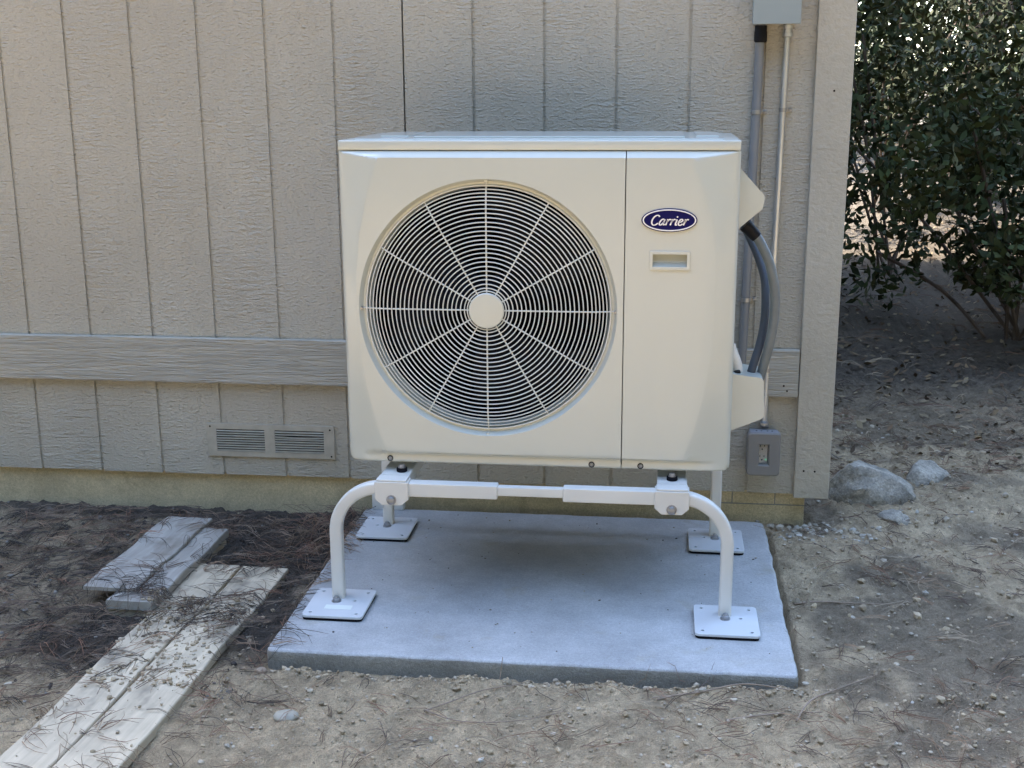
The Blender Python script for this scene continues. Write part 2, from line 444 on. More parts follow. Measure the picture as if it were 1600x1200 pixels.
# foundation vent with two louvred openings
vent = empty("foundation_vent", (-.905, -.001, .195)); vent.parent = house; vent.location = W[vent]-W[house]
vx0, vx1, vz0, vz1 = -1.108, -.700, .142, .247
def rect(a, b, c, d): return [(a, c), (b, c), (b, d), (a, d)]
fr = shape2d("vent_frame", [rect(vx0, vx1, vz0, vz1), rect(-1.080, -.922, .157, .2305), rect(-.891, -.732, .157, .2305)], .0018, .0008, mat_ventpaint)
for v_ in fr.vertices: v_.co = Vector((v_.co.x, -v_.co.z-.0035, v_.co.y))
fr.flip_normals()
put("vent_frame", fr, vent)
put("vent_screen", box("vent_screen", -1.083, -.729, -.0016, -.0006, .155, .232, mat_dark), vent)
for s, (a, b) in enumerate(((-1.0795, -.9225), (-.8905, -.7325))):
    for k in range(9):
        z = .1595+k*.0079
        sag = -.0022 if (s == 1 and k == 6) else 0
        v = []; n = 10
        for i in range(n+1):
            t = i/n; x = a+(b-a)*t; dz = sag*math.sin(math.pi*t)
            v += [(x, -.0022, z+.0040+dz), (x, -.0074, z+.0012+dz), (x, -.0074, z+.0000+dz), (x, -.0018, z+.0028+dz)]
        f = []
        for i in range(n):
            for q in range(4): f.append((i*4+q, i*4+(q+1) % 4, i*4+4+(q+1) % 4, i*4+4+q))
        f += [(3, 2, 1, 0), tuple(n*4+q for q in range(4))]
        put("slat", mesh("slat", v, f, mat_ventpaint), vent)
for x, z in ((-.712, .236), (-.710, .150), (-1.098, .238)): put("nail_head", nail, vent, (x, -.0062, z))

# ------------------------------------------------------------------ concrete pad
outl = round_poly(rect(PX0, PX1, PY0, PY1), .020, 6)
fine = []
for a_, b_ in zip(outl, outl[1:]+outl[:1]):            # hand-struck edge: not quite straight
    L_ = math.hypot(b_[0]-a_[0], b_[1]-a_[1]); n_ = max(1, int(L_/.012))
    fine += [(a_[0]+(b_[0]-a_[0])*k/n_, a_[1]+(b_[1]-a_[1])*k/n_) for k in range(n_)]
cxp, cyp = (PX0+PX1)/2, (PY0+PY1)/2
v = []; f = []; n_ = len(fine)
ringsp = [(-.10, 0), (-.03, 0), (-.014, 0), (-.0065, .0012), (-.0022, .0038), (-.0004, .0075), (0, .012)]
for li, (z_, ins) in enumerate(ringsp):
    for (x_, y_) in fine:
        w_ = (float(fbm(np.array(x_*1.), np.array(y_*1.), 16, 91, 3))-.5)*.007 + (float(fbm(np.array(x_+z_*2), np.array(y_+z_*3), 70, 92, 2))-.5)*.003
        dx_, dy_ = (x_-cxp)/(PX1-PX0)*2, (y_-cyp)/(PY1-PY0)*2
        ix = ins*(1 if abs(dx_) > .95 else 0)*(1 if dx_ > 0 else -1); iy = ins*(1 if abs(dy_) > .95 else 0)*(1 if dy_ > 0 else -1)
        ux, uy = (dx_ if abs(dx_) > .95 else 0), (dy_ if abs(dy_) > .95 else 0)
        v.append((x_-ix+ux*w_, y_-iy+uy*w_, z_+(w_*.12 if li > 2 else 0)))
for k in range(len(ringsp)-1):
    for i_ in range(n_): f.append((k*n_+i_, k*n_+(i_+1) % n_, (k+1)*n_+(i_+1) % n_, (k+1)*n_+i_))
b_ = (len(ringsp)-1)*n_
f.append(tuple(b_+i_ for i_ in range(n_)))
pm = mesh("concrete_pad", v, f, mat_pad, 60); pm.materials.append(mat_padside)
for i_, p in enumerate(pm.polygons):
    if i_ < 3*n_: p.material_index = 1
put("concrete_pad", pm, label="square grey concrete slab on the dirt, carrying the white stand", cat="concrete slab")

# ------------------------------------------------------------------ heat pump
YU, ZB, ZT, ZTT, HW = -.700, .35953, 1.12529, 1.15374, .473
KS = .9924                          # the flat field stands proud of the panel's outline
def SX(x): return CAM[0]+(x-CAM[0])*KS
def SZ(z): return CAM[2]+(z-CAM[2])*KS
FX, FZ = SX(-.1195), SZ(.7455)
hp = empty("heat_pump", (0, YU+.2, ZB), "cream outdoor heat pump unit with a round fan grille, standing on the white stand", "heat pump")
LCRV = [(.383, -.3755), (.45, -.398), (.55, -.421), (.65, -.4345), (.733, -.4395), (.83, -.4375), (.93, -.4265), (1.02, -.405), (1.0725, -.388), (1.1095, -.3755)]
LCRV = [(SZ(a), SX(b)) for a, b in LCRV]
RCRV = [(.379, .357), (.45, .381), (.55, .4045), (.64, .4175), (.75, .4235), (.885, .4215), (.97, .409), (1.04, .388), (1.1095, .3585)]
RCRV = [(SZ(a), SX(b)) for a, b in RCRV]
def interp(c, z):
    zs_ = [p[0] for p in c]; xs_ = [p[1] for p in c]; return float(np.interp(z, zs_, xs_))
ZC1, ZC0 = SZ(1.1095), SZ(.3835)           # creases of the flat field
DEP = .022
def panel_depth(x, z):
    """set-back of the front panel from its flat field"""
    xl, xr = interp(LCRV, z), interp(RCRV, z)
    d = 0.
    if x < xl: d = max(d, DEP*((xl-x)/(xl+HW))**1.25)
    if x > xr: d = max(d, DEP*((x-xr)/(HW-xr))**1.25)
    if z > ZC1: d = max(d, DEP*(z-ZC1)/(ZT-ZC1))
    if z < ZC0:
        t = (ZC0-z)/(ZC0-ZB); s = min(1, t/.26)
        d = max(d, .0125*s*s*(3-2*s)-.002*t)
    # rolled vertical edges and lower edge
    e = HW-abs(x)
    if e < .012: d += (.012 - math.sqrt(max(0, .012**2-(.012-e)**2)))*.9
    eb = z-ZB
    if eb < .006: d += .006-math.sqrt(max(0, .006**2-(.006-eb)**2))
    return d
def corner_clip(x, z, r=.016):
    """round the two lower corners of the panel outline"""
    for s in (-1, 1):
        cx_, cz_ = s*(HW-r), ZB+r
        if s*x > s*cx_ and z < cz_:
            dx, dz = x-cx_, z-cz_; L = max(abs(dx), abs(dz)); E = math.hypot(dx, dz)
            if E > 1e-9: x, z = cx_+dx*L/E, cz_+dz*L/E
    return x, z
SEAM = SX(.2105)
R0 = .3125
# left panel: rays from the fan opening to the outline, stations placed on the creases
def flat_in(x, z): return z <= ZC1 and z >= ZC0 and x >= interp(LCRV, z)
angs = list(np.linspace(0, 2*math.pi, 420, endpoint=False))
XE, ZE0, ZE1 = SEAM-.0012, ZB, ZT
for (cx_, cz_) in ((-HW, ZT), (-HW, ZB), (XE, ZT), (XE, ZB), (LCRV[-1][1], ZC1), (LCRV[0][1], ZC0), (XE, ZC1), (XE, ZC0)):
    angs.append(math.atan2(cz_-FZ, cx_-FX) % (2*math.pi))
angs = sorted(angs)
v = []; rows = None
for a in angs:
    c, s = math.cos(a), math.sin(a)
    rb = 9.
    if c > 1e-9: rb = min(rb, (XE-FX)/c)
    if c < -1e-9: rb = min(rb, (-HW-FX)/c)
    if s > 1e-9: rb = min(rb, (ZE1-FZ)/s)
    if s < -1e-9: rb = min(rb, (ZE0-FZ)/s)
    lo, hi = R0, rb
    if flat_in(FX+c*(rb-1e-5), FZ+s*(rb-1e-5)): rc = rb - .002
    else:
        for _ in range(30):
            mid = (lo+hi)/2
            if flat_in(FX+c*mid, FZ+s*mid): lo = mid
            else: hi = mid
        rc = lo
    st = [R0] + [R0+(rc-R0)*t for t in (.25, .5, .75, .94)] + [rc] + [rc+(rb-rc)*t for t in (.03, .1, .2, .3, .4, .5, .6, .7, .78, .85, .90, .94, .97, .985, 1.)]
    rows = len(st)
    for i, r in enumerate(st):
        x, z = FX+c*r, FZ+s*r
        d = panel_depth(x, z); x, z = corner_clip(x, z)
        v.append((x, YU+d, z))
    # return edge going back into the cabinet
    v.append((x, YU+d+.02, z))
rows += 1
N = len(angs); f = []
for i in range(N):
    j = (i+1) % N
    for k in range(rows-1): f.append((i*rows+k, j*rows+k, j*rows+k+1, i*rows+k+1))
fpm = mesh("front_panel", v, f, mat_cream, 32); 
front_panel = put("front_panel", fpm, hp)
# right service panel with a handle opening
HX0, HX1, HZ0, HZ1 = SX(.2745), SX(.3583), SZ(.8555), SZ(.8895)
zs_ = sorted(set(list(np.linspace(ZB, ZB+.007, 6)) + list(np.linspace(ZB+.007, ZC0, 8)) + list(np.linspace(ZC0, HZ0, 40)) + [HZ0, HZ1] + list(np.linspace(HZ1, ZC1, 24)) + list(np.linspace(ZC1, ZT, 6))))
v = []; f = []; ncol = None
XS = SEAM+.0012
for z in zs_:
    xr = interp(RCRV, z)
    xs_ = [XS] + [XS+(HX0-XS)*t for t in (.5, 1.)] if xr > HX1+.012 else [XS] + [XS+(min(HX0, xr-.05)-XS)*t for t in (.5, 1.)]
    h1 = min(HX1, xr-.01)
    xs_ += [xs_[-1]+(h1-xs_[-1])*t for t in (.5, 1.)]
    xs_ += [h1+(xr-h1)*t for t in (.5, 1.)] + [xr+(HW-xr)*t for t in (.04, .12, .25, .4, .55, .7, .8, .87, .91, .94, .965, .985, .995, 1.)]
    ncol = len(xs_)+1
    for x in xs_:
        d = panel_depth(x, z); x2, z2 = corner_clip(x, z); v.append((x2, YU+d, z2))
    v.append((x2, YU+d+.02, z2))
hi0, hi1 = zs_.index(HZ0), zs_.index(HZ1)
for r in range(len(zs_)-1):
    for k in range(ncol-1):
        if hi0 <= r < hi1 and k in (2, 3): continue
        f.append((r*ncol+k, r*ncol+k+1, (r+1)*ncol+k+1, (r+1)*ncol+k))
# fold the seam edge back as well
b0 = len(v)
for r in range(len(zs_)): v.append((v[r*ncol][0], v[r*ncol][1]+.02, v[r*ncol][2]))
for r in range(len(zs_)-1): f.append((b0+r, r*ncol, (r+1)*ncol, b0+r+1))
put("service_panel", mesh("service_panel", v, f, mat_cream, 32), hp)
# recessed handle
hd = empty("handle", (SX(.3164), YU, SZ(.8727))); hd.parent = hp; hd.location = W[hd]-W[hp]
fr = shape2d("handle_frame", [round_poly(rect(-.0465, .0465, -.0215, .0215), .004), round_poly(rect(-.0405, .0405, -.0152, .0152), .002)], .0013, .0009, mat_cream)
put("handle_frame", fr, hd, (SX(.3164), YU-.0012, SZ(.8727)), (math.pi/2, 0, 0))
v = [(-.042, 0, -.0162), (.042, 0, -.0162), (.042, 0, .0162), (-.042, 0, .0162), (-.041, .012, -.006), (.041, .012, -.006), (.041, .022, .0162), (-.041, .022, .0162)]
put("handle_recess", mesh("handle_recess", v, [(0, 4, 5, 1), (4, 7, 6, 5), (0, 3, 7, 4), (1, 5, 6, 2), (3, 2, 6, 7)], mat_cream), hd, (SX(.3164), YU+.0005, SZ(.8727)))
# cabinet shell behind the panels
sec = round_poly([(-HW+.0012, YU+.03), (HW-.0012, YU+.03), (HW-.0012, YU+.43), (-HW+.0012, YU+.43)], [.001, .001, .012, .012], 4)
bm = bmesh.new()
A = [bm.verts.new((x, y, ZB+.006)) for x, y in sec]; B = [bm.verts.new((x, y, ZT-.001)) for x, y in sec]
n = len(sec)
for i in range(n):
    a_, b_ = sec[i], sec[(i+1) % n]
    if abs(a_[1]-(YU+.03)) < .002 and abs(b_[1]-(YU+.03)) < .002 and abs(a_[0]-b_[0]) > .5: continue      # open front
    bm.faces.new((A[i], A[(i+1) % n], B[(i+1) % n], B[i]))
bm.faces.new(A); bm.faces.new(B)
put("cabinet", bm_mesh("cabinet", bm, mat_cream, 35), hp)
# pan edge dropped below the panel and the four mounting feet
for sx in (-.334, .333):
    put("mounting_foot", box("mounting_foot", sx-.03, sx+.03, YU+.024, YU+.45, ZB-.004, ZB-.0005, mat_cream, .001), hp)
# lid: skirt with rounded front edge, stepped top
lid = put("lid", bm_mesh("lid", box_bm(-.4715, .4715, YU+.019, YU+.438, ZT+.0016, ZTT-.004, .003, 3), mat_cream, 40), hp)
put("lid_panel", box("lid_panel", -.436, .436, YU+.034, YU+.425, ZTT-.010, ZTT-.0008, mat_cream, .003, 3), lid)
put("lid_panel", box("lid_panel", -.30, .345, YU+.08, YU+.385, ZTT-.002, ZTT+.0026, mat_cream, .002, 3), lid)
put("lid_rib", box("lid_rib", -.395, -.325, YU+.14, YU+.38, ZTT-.002, ZTT+.0018, mat_cream, .002, 3), lid)
put("lid_rib", box("lid_rib", .372, .425, YU+.14, YU+.38, ZTT-.002, ZTT+.0018, mat_cream, .002, 3), lid)
# rim of the fan opening
rim = lathe("opening_rim", [(R0+.0005, 0.0002), (.3105, .0035), (.3080, .0120), (.3045, .0165), (.2995, .0175), (.2965, .0172), (.2935, .024), (.289, .06)], mat_cream, 160, 'Y', 40, False)
put("opening_rim", rim, front_panel, (FX, YU, FZ))
# fan, shroud and coil in the dark
fan = empty("fan", (FX, YU+.1, FZ)); fan.parent = hp; fan.location = W[fan]-W[hp]
put("shroud", lathe("shroud", [(.2895, .0585), (.286, .14), (.286, .20)], mat_inside, 72, 'Y', 40, False), fan, (FX, YU, FZ))
put("coil", box("coil", -.46, .20, YU+.205, YU+.21, ZB+.02, ZT-.01, mat_inside), fan)
put("fan_hub", lathe("fan_hub", [(.062, .165), (.068, .10), (.055, .082), (.02, .076)], mat_blade, 32), fan, (FX, YU, FZ))
for b in range(3):
    v = []; nu, nv = 14, 8
    for i in range(nu):
        tr = i/(nu-1); r = .06+.217*tr; span = math.radians(62+16*tr)
        for j in range(nv):
            tt = j/(nv-1)-.5
            a = math.radians(120*b+34)+span*tt + .42*tr
            v.append((r*math.cos(a), .118-.062*tt*(1-.35*tr)+.01*tr, r*math.sin(a)))
    f = [(i*nv+j, i*nv+j+1, (i+1)*nv+j+1, (i+1)*nv+j) for i in range(nu-1) for j in range(nv-1)]
    put("fan_blade", mesh("fan_blade", v, f, mat_blade, 60), fan, (FX, YU, FZ))
# guard: hub cap, rings, spokes, screws
def guard_y(r): return .003 + (.011*((r-.235)/.062)**2 if r > .235 else 0)
guard = put("fan_guard", lathe("fan_guard", [(.0425, .006), (.0432, -.001), (.0405, -.0035), (.02, -.0042), (.001, -.0043)], mat_cream, 48), hp, (FX, YU, FZ))
RZ = [127, 146, 172, 202, 229, 258, 287, 317, 345, 374, 402, 431, 458, 486, 514, 542, 570, 599, 627, 655, 682, 707, 731, 754, 777, 800]
for q in RZ:
    r = .2965*q/800
    v, f = sweep([(r*math.cos(2*math.pi*k/120), guard_y(r), r*math.sin(2*math.pi*k/120)) for k in range(120)], circ(.00152 if q < 790 else .0021, 6), True, Vector((0, 1, 0)))
    put("guard_ring", mesh("guard_ring", v, f, mat_cream_wire, 60), guard, (FX, YU, FZ))
for k in range(12):
    a = math.radians(30*k); c, s = math.cos(a), math.sin(a)
    rs = list(np.linspace(.040, .2965, 16)) + ([.304, .3085] if k % 3 == 0 else [.2985])
    path = [(r*c, guard_y(min(r, .2965))+.0022, r*s) for r in rs]
    put("guard_spoke", tube("guard_spoke", path, .0020, mat_cream_wire, 6), guard, (FX, YU, FZ))
scr = lathe("screw", [(.0052, .002), (.0056, -.001), (.0045, -.0032), (.002, -.0038)], mat_zinc, 14)
cscr = lathe("screw", [(.0052, .002), (.0056, -.001), (.0045, -.0032), (.002, -.0038)], mat_cream, 14)
for k in range(4):
    a = math.radians(90*k); put("screw", scr if k in (0, 2) else cscr, guard, (FX+.3095*math.cos(a), YU+.009, FZ+.3095*math.sin(a)))
washer = lathe("panel_screw", [(.0056, .001), (.0048, -.0008), (.0036, -.0012), (.0034, -.0006), (.0024, -.0022), (.001, -.0024)], mat_zinc, 14)
for x, z in ((-.365, .3695), (.1385, .3690), (.2578, .3690)):
    s_ = put("panel_screw", washer, hp, (x, YU+.0096, z))
    put("screw_ring", lathe("screw_ring", [(.0074, .0006), (.0074, -.0003), (.0056, -.0004), (.0056, .0006)], mat_dark, 16, 'Y', None, False), s_, (x, YU+.0096, z))
# badge
BX, BZ = SX(.3131), SZ(.9672)
def ell(a, b, n=64): return [(a*math.cos(2*math.pi*k/n), b*math.sin(2*math.pi*k/n)) for k in range(n)]
bmh = shape2d("badge", [ell(.0632, .0266)], .0012, .0008, mat_blue)
badge = put("badge", bmh, hp, (BX, YU-.002, BZ), (math.pi/2, 0, 0))
def badge_child(name, me, dy):
    o = put(name, me, badge, (BX, YU-.002, BZ)); o.location = (0, 0, dy); return o
badge_child("badge_rim", shape2d("badge_rim", [ell(.0612, .0251), ell(.0588, .0228)], .0003, .0003, mat_silver), .0022)
# brush-lettered word, drawn stroke by stroke in a slanted hand
def letters():
    S = {'C': ([[(.92, 1.02), (.80, 1.17), (.58, 1.20), (.30, 1.02), (.10, .62), (.12, .22), (.34, .0), (.62, .05), (.86, .24)]], .98),
         'a': ([[(.62, .66), (.42, .74), (.18, .55), (.06, .22), (.16, .02), (.36, .10), (.58, .42)], [(.66, .72), (.56, .30), (.58, .05), (.76, .10)]], .80),
         'r': ([[(.10, .70), (.22, .62), (.14, .30), (.06, .0)], [(.16, .36), (.32, .62), (.46, .72), (.60, .64)]], .56),
         'i': ([[(.12, .70), (.20, .60), (.12, .22), (.16, .02), (.32, .08)]], .38),
         'e': ([[(.10, .34), (.34, .40), (.54, .54), (.46, .72), (.26, .68), (.08, .36), (.14, .06), (.36, .0), (.60, .18)]], .66)}
    v = []; f = []; x = 0
    for ch in "Carrier":
        strokes, adv = S[ch]
        for st in strokes:
            p = spline([(a+x+.18*b, b, 0) for a, b in st], 5); n = len(p)
            for i, q in enumerate(p):
                t = (p[min(i+1, n-1)]-p[max(i-1, 0)]).normalized(); nn = Vector((-t.y, t.x, 0))
                w = .062+.030*abs(t.y)
                for s_, zz in ((w, .0), (-w, .0)): v.append(q+nn*s_+Vector((0, 0, zz)))
                if i:
                    k = len(v); f.append((k-4, k-3, k-1, k-2))
        if ch == 'i':
            k = len(v); v += [Vector((x+.38+.1*math.cos(a), 1.02+.09*math.sin(a), 0)) for a in np.linspace(0, 2*math.pi, 10, endpoint=False)]; f.append(tuple(range(k, k+10)))
        x += adv
    return v, f, x
lv, lf, lw = letters()
sc_ = .0865/(lw+.1)
bm = bmesh.new(); bv = [bm.verts.new((q.x*sc_-.0432, q.y*sc_-.0113, 0)) for q in lv]
for q in lf:
    try: bm.faces.new([bv[i] for i in q])
    except ValueError: pass
bmesh.ops.recalc_face_normals(bm, faces=bm.faces)
r_ = bmesh.ops.extrude_face_region(bm, geom=list(bm.faces))
bmesh.ops.translate(bm, verts=[e for e in r_['geom'] if isinstance(e, bmesh.types.BMVert)], vec=(0, 0, .0006))
badge_child("badge_lettering", bm_mesh("badge_lettering", bm, mat_silver), .0021)
# side covers
put("cable_cover", prism("cable_cover", round_poly([(.4715, 1.0868), (.5395, 1.0130), (.5345, .9830), (.4715, .9285)], [.001, .014, .012, .001], 5), -.565, -.44, mat_cream, .005, 3), hp)
put("pipe_cover", prism("pipe_cover", round_poly([(.4715, .5765), (.5550, .5660), (.5605, .4645), (.4715, .4265)], [.001, .012, .014, .001], 5), -.565, -.43, mat_cream, .009, 4), hp)
put("pipe_cover_opening", prism("pipe_cover_opening", [(.490, .5725), (.548, .5665), (.548, .560), (.490, .566)], -.535, -.45, mat_dark), hp)

# ------------------------------------------------------------------ stand
LX = (-.4957, .4709); LXB = (-.4870, .4665); YF, YR = -.745, -.205; ZBAR = .3112
stand = empty("equipment_stand", (0, (YF+YR)/2, 0), "white tubular steel equipment stand with four square foot plates on the concrete slab", "stand")
def plate_loops(hx, sx):
    L = [round_poly(rect(-.0755, .0755, -.083, .083), .011, 5)]
    for x, y in ((-.058, -.064), (.058, -.064), (-.058, .064), (.058, .064), (hx, .012)):
        L.append([(x+.0055*math.cos(2*math.pi*k/14), y+.0055*math.sin(2*math.pi*k/14)) for k in range(14)])
    return L
nut = bm_mesh("nut", box_bm(-.001, .001, -.001, .001, -.001, .001), mat_zinc)
nut = lathe("nut", [(.0125, 0), (.0125, .002), (.0095, .0021), (.0095, .0085), (.0062, .0095), (.0058, .0135), (.002, .0145)], mat_zinc, 12, 'Z', 30)
hexb = lathe("hex_bolt", [(.0125, 0), (.0128, -.0018), (.0098, -.002), (.0100, -.0075), (.0070, -.0098), (.002, -.0103)], mat_zinc, 12)
for row, y in ((0, YF), (1, YR)):
    for s in (0, 1):
        x = (LX if row == 0 else LXB)[s]; sg = 1 if s == 0 else -1
        pc = (x+(.010 if row == 0 and s == 0 else .002), y-.033)
        pl = shape2d("foot_plate", plate_loops(.036 if row == 0 else -.032, 1), .0022, .0012, mat_plate)
        fp = put("foot_plate", pl, stand, (pc[0], pc[1], .0105))
        put("rubber_pad", prism("rubber_pad", round_poly(rect(-.0745, .0745, -.082, .082), .011, 5), .0003, .0070, mat_rubber, .0015, 2, 'XY'), fp, (pc[0], pc[1], 0))
        put("nut", nut, fp, (x, y-.0275, .0140))
        if row == 0 and s == 0:
            put("sticker", box("sticker", -.034, .034, -.012, .012, 0, .0004, mat_sticker), fp, (pc[0]+.004, pc[1]-.030, .0139))
        path = [(x, y, .0139), (x, y, .08), (x, y, .16)]
        R = .118; zc = ZBAR-R
        for k in range(0, 15):
            a = math.pi/2*k/14
            path.append((x+sg*(R-R*math.cos(a)), y, zc+R*math.sin(a)))
        path += [(x+sg*(R+.02), y, ZBAR), (x+sg*(R+.05), y, ZBAR)]
        v, f = sweep(path, rsq(.0305, .0065), False, Vector((0, 1, 0)))
        lm = mesh("leg", v, f, mat_stand, 35)
        put("leg", lm, stand)
bx = ((-.3896, -.3058), (.2941, .3764))
for row, y in ((0, YF), (1, YR)):
    dirn = -1 if row == 0 else 1
    cb = put("crossbar", box("crossbar", -.10, .09, y-.0115, y+.0115, ZBAR+.002-.0115, ZBAR+.002+.0115, mat_stand, .003), stand)
    put("sleeve", box("sleeve", -.307, -.0863, y-.0172, y+.0172, ZBAR-.0172, ZBAR+.0172, mat_stand, .003), cb)
    put("sleeve", box("sleeve", .0734, .2955, y-.0172, y+.0172, ZBAR-.0172, ZBAR+.0172, mat_stand, .003), cb)
    for s, (a, b) in enumerate(bx):
        zl = .2725 if s == 0 else .2735
        ch = .017
        poly = [(a+ch, zl), (b-ch, zl), (b, zl+ch*.9), (b, .3315), (a, .3315), (a, zl+ch*.9)]
        br = put("bracket", prism("bracket", round_poly(poly, .0015, 2), y-.0235, y+.0215, mat_stand, .0022, 2), stand)
        put("hex_bolt", hexb, br, ((a+b)/2+(.0 if s == 0 else .0), y+dirn*.0236, .2870), None if row == 0 else (0, 0, math.pi))
for s, (a, b) in enumerate(bx):
    xc = (a+b)/2; w = .0365
    bm = bmesh.new()
    prof = [(-w, -.030), (-w, 0), (w, 0), (w, -.030)]
    pr = round_poly([(-w, -.026), (-w, .0048), (w, .0048), (w, -.026), (w-.0028, -.026), (w-.0028, .002), (-w+.0028, .002), (-w+.0028, -.026)], [0, .004, .004, 0, 0, .002, .002, 0], 3)
    rail = put("rail", prism("rail", [(xc+p, .3318+q) for p, q in pr], YF+.0225, YR-.0245, mat_stand), stand)
    put("rail_cap", box("rail_cap", xc-w-.001, xc+w+.001, YF-.020, YF+.0222, .3318, .3368, mat_stand, .002), rail)
    for y in (YU+.0075, YU+.42):
        put("rubber_mount", lathe("rubber_mount", [(.0125, .3367), (.0135, .338), (.0135, .3455), (.0125, .347)], mat_rubber, 20, 'Z'), rail, (xc+.012*(1 if s == 0 else 0)+.0, y, 0))
        put("hex_bolt", lathe("hex_bolt", [(.0105, .3471), (.0105, .3490), (.0078, .3492), (.0078, .3544), (.0040, .3550)], mat_zinc, 12, 'Z'), rail, (xc+.012*(1 if s == 0 else 0), y, 0))

# ------------------------------------------------------------------ electrical things on the wall
jb = empty("junction_box", (.588, 0, 1.43), "grey green metal junction box fixed to the wall above the conduits", "junction box")
put("box_body", box("box_body", .5285, .648, -.074, -.0012, 1.434, 1.625, mat_jbox, .003), jb)
put("box_cover", box("box_cover", .525, .6525, -.080, -.0742, 1.4285, 1.63, mat_jbox, .002), jb)
def conduit(name, p0, p1, r, mat, label, straps, connector, conmat, screwside=1):
    root = empty(name, (p1[0], 0, p1[2]), label, "conduit", "straight conduits running down the house wall")
    pipe = put("pipe", tube("pipe", [p0, p1], r, mat, 16), root)
    for z in straps:
        t = (z-p0[2])/(p1[2]-p0[2]); x = p0[0]+(p1[0]-p0[0])*t; y = p0[1]
        v, f = sweep([(x+(r+.0012)*math.cos(a), y-(r+.0012)*math.sin(a), z) for a in np.linspace(0, math.pi, 14)], [(-.0055, -.0008), (.0055, -.0008), (.0055, .0008), (-.0055, .0008)], False, Vector((0, 0, 1)))
        # profile is (side, normal): strap is 11 mm tall along z
        v2 = []
        st = put("strap", box("strap", x+r, x+r+.019, -.0035, -.0008, z-.0055, z+.0055, mat_zinc, .0008), root)
        ring = lathe("strap_band", [(r+.0005, -.0055), (r+.0020, -.0055), (r+.0020, .0055), (r+.0005, .0055)], mat_zinc, 20, 'Z', 40, False)
        put("strap_band", ring, st, (x, y, z))
        put("strap_screw", lathe("strap_screw", [(.0048, 0), (.0048, -.002), (.0032, -.0046), (.001, -.0052)], mat_zinc, 12), st, (x+r+.012, -.0035, z))
    put("connector", connector, root)
    return root
def connector_mesh(x, y, z0, prof, mat):
    me = lathe("connector", prof, mat, 20, 'Z', 30)
    for q in me.vertices: q.co += Vector((x, y, z0))
    return me
conduit("conduit", (.5520, -.0165, 1.4350), (.5372, -.0165, .470), .0125, mat_pvc, "thicker blue grey conduit running down the wall just right of the heat pump", (1.197, .668),
        connector_mesh(.5522, -.0180, 1.383, [(.0135, 0), (.0175, .003), (.0175, .028), (.0165, .03), (.0165, .0445)], mat_black), mat_black)
conduit("conduit", (.6248, -.0135, 1.4350), (.6090, -.0135, .300), .0085, mat_emt, "thinner galvanised conduit running from the junction box down to the outlet box", (1.202, .460),
        connector_mesh(.6246, -.0145, 1.396, [(.0105, 0), (.0135, .002), (.0135, .011), (.0115, .012), (.0115, .022), (.013, .023), (.013, .0325)], mat_emt), mat_emt)
# outlet box with an in-use cover
ob = empty("outlet_box", (.606, 0, .165), "dark grey weatherproof outlet box with a clear window low on the wall", "outlet box")
put("box_body", box("box_body", .5665, .6465, -.048, -.001, .166, .279, mat_obox, .004), ob)
prof = [round_poly(rect(-.0425, .0425, -.0605, .0605), .007, 4), round_poly(rect(-.0182, .0188, -.0365, .0335), .0025, 3)]
cv = shape2d("cover", prof, .0125, .005, mat_obox, 40, 3)
cover = put("cover", cv, ob, (.606, -.0665, .2225), (math.pi/2, 0, 0))
put("cover_top", box("cover_top", .5660, .6460, -.079, -.050, .2878, .2890, metal_paint("outlet_top_lit", (.26, .265, .28), .4), .001), ob)  # skylight on the top face is put into this lighter, bluer colour
for x in (.584, .598, .6155, .629): put("cover_screw", lathe("cover_screw", [(.0027, .2889), (.0027, .2894), (.001, .2895)], mat_dark, 10, 'Z'), ob, (x, -.064, 0))
rc = put("receptacle", box("receptacle", .588, .6185, -.0615, -.0495, .1905, .2580, mat_recept, .002), ob)
for z in (.2085, .2405):
    for dx, w, hgt in ((-.006, .0012, .0068), (.006, .0012, .0055)):
        put("slot", box("slot", .603+dx-w, .603+dx+w, -.0619, -.0612, z-hgt/2+.003, z+hgt/2+.003, mat_dark), rc)
    put("slot", lathe("slot", [(.0026, .0003), (.0026, -.0004)], mat_dark, 10), rc, (.603, -.0615, z-.008))
put("indicator_light", lathe("indicator_light", [(.0019, .0003), (.0019, -.0008), (.001, -.0012)], mat_led, 10), rc, (.6145, -.0615, .2015))
put("back_plate", box("back_plate", .5885, .624, -.0505, -.0488, .187, .2555, mat_dark), ob)
put("window_pane", box("window_pane", .5879, .6247, -.0745, -.0730, .1862, .2558, mat_pane), ob)
put("hinge", tube("hinge", [(.5605, -.058, .176), (.5605, -.058, .268)], .0035, mat_obox, 10), ob)
for z in (.186, .172): put("hinge_screw", lathe("hinge_screw", [(.0042, 0), (.0042, -.003), (.002, -.0045)], mat_zinc, 10), ob, (.5605, -.0605, z))
put("connector", lathe("connector", [(.0075, .2852), (.0135, .2855), (.0135, .290), (.0095, .2905), (.0125, .2925), (.0140, .298), (.0125, .304), (.0095, .306)], mat_zinc, 18, 'Z'), ob, (.6090, -.0235, 0))

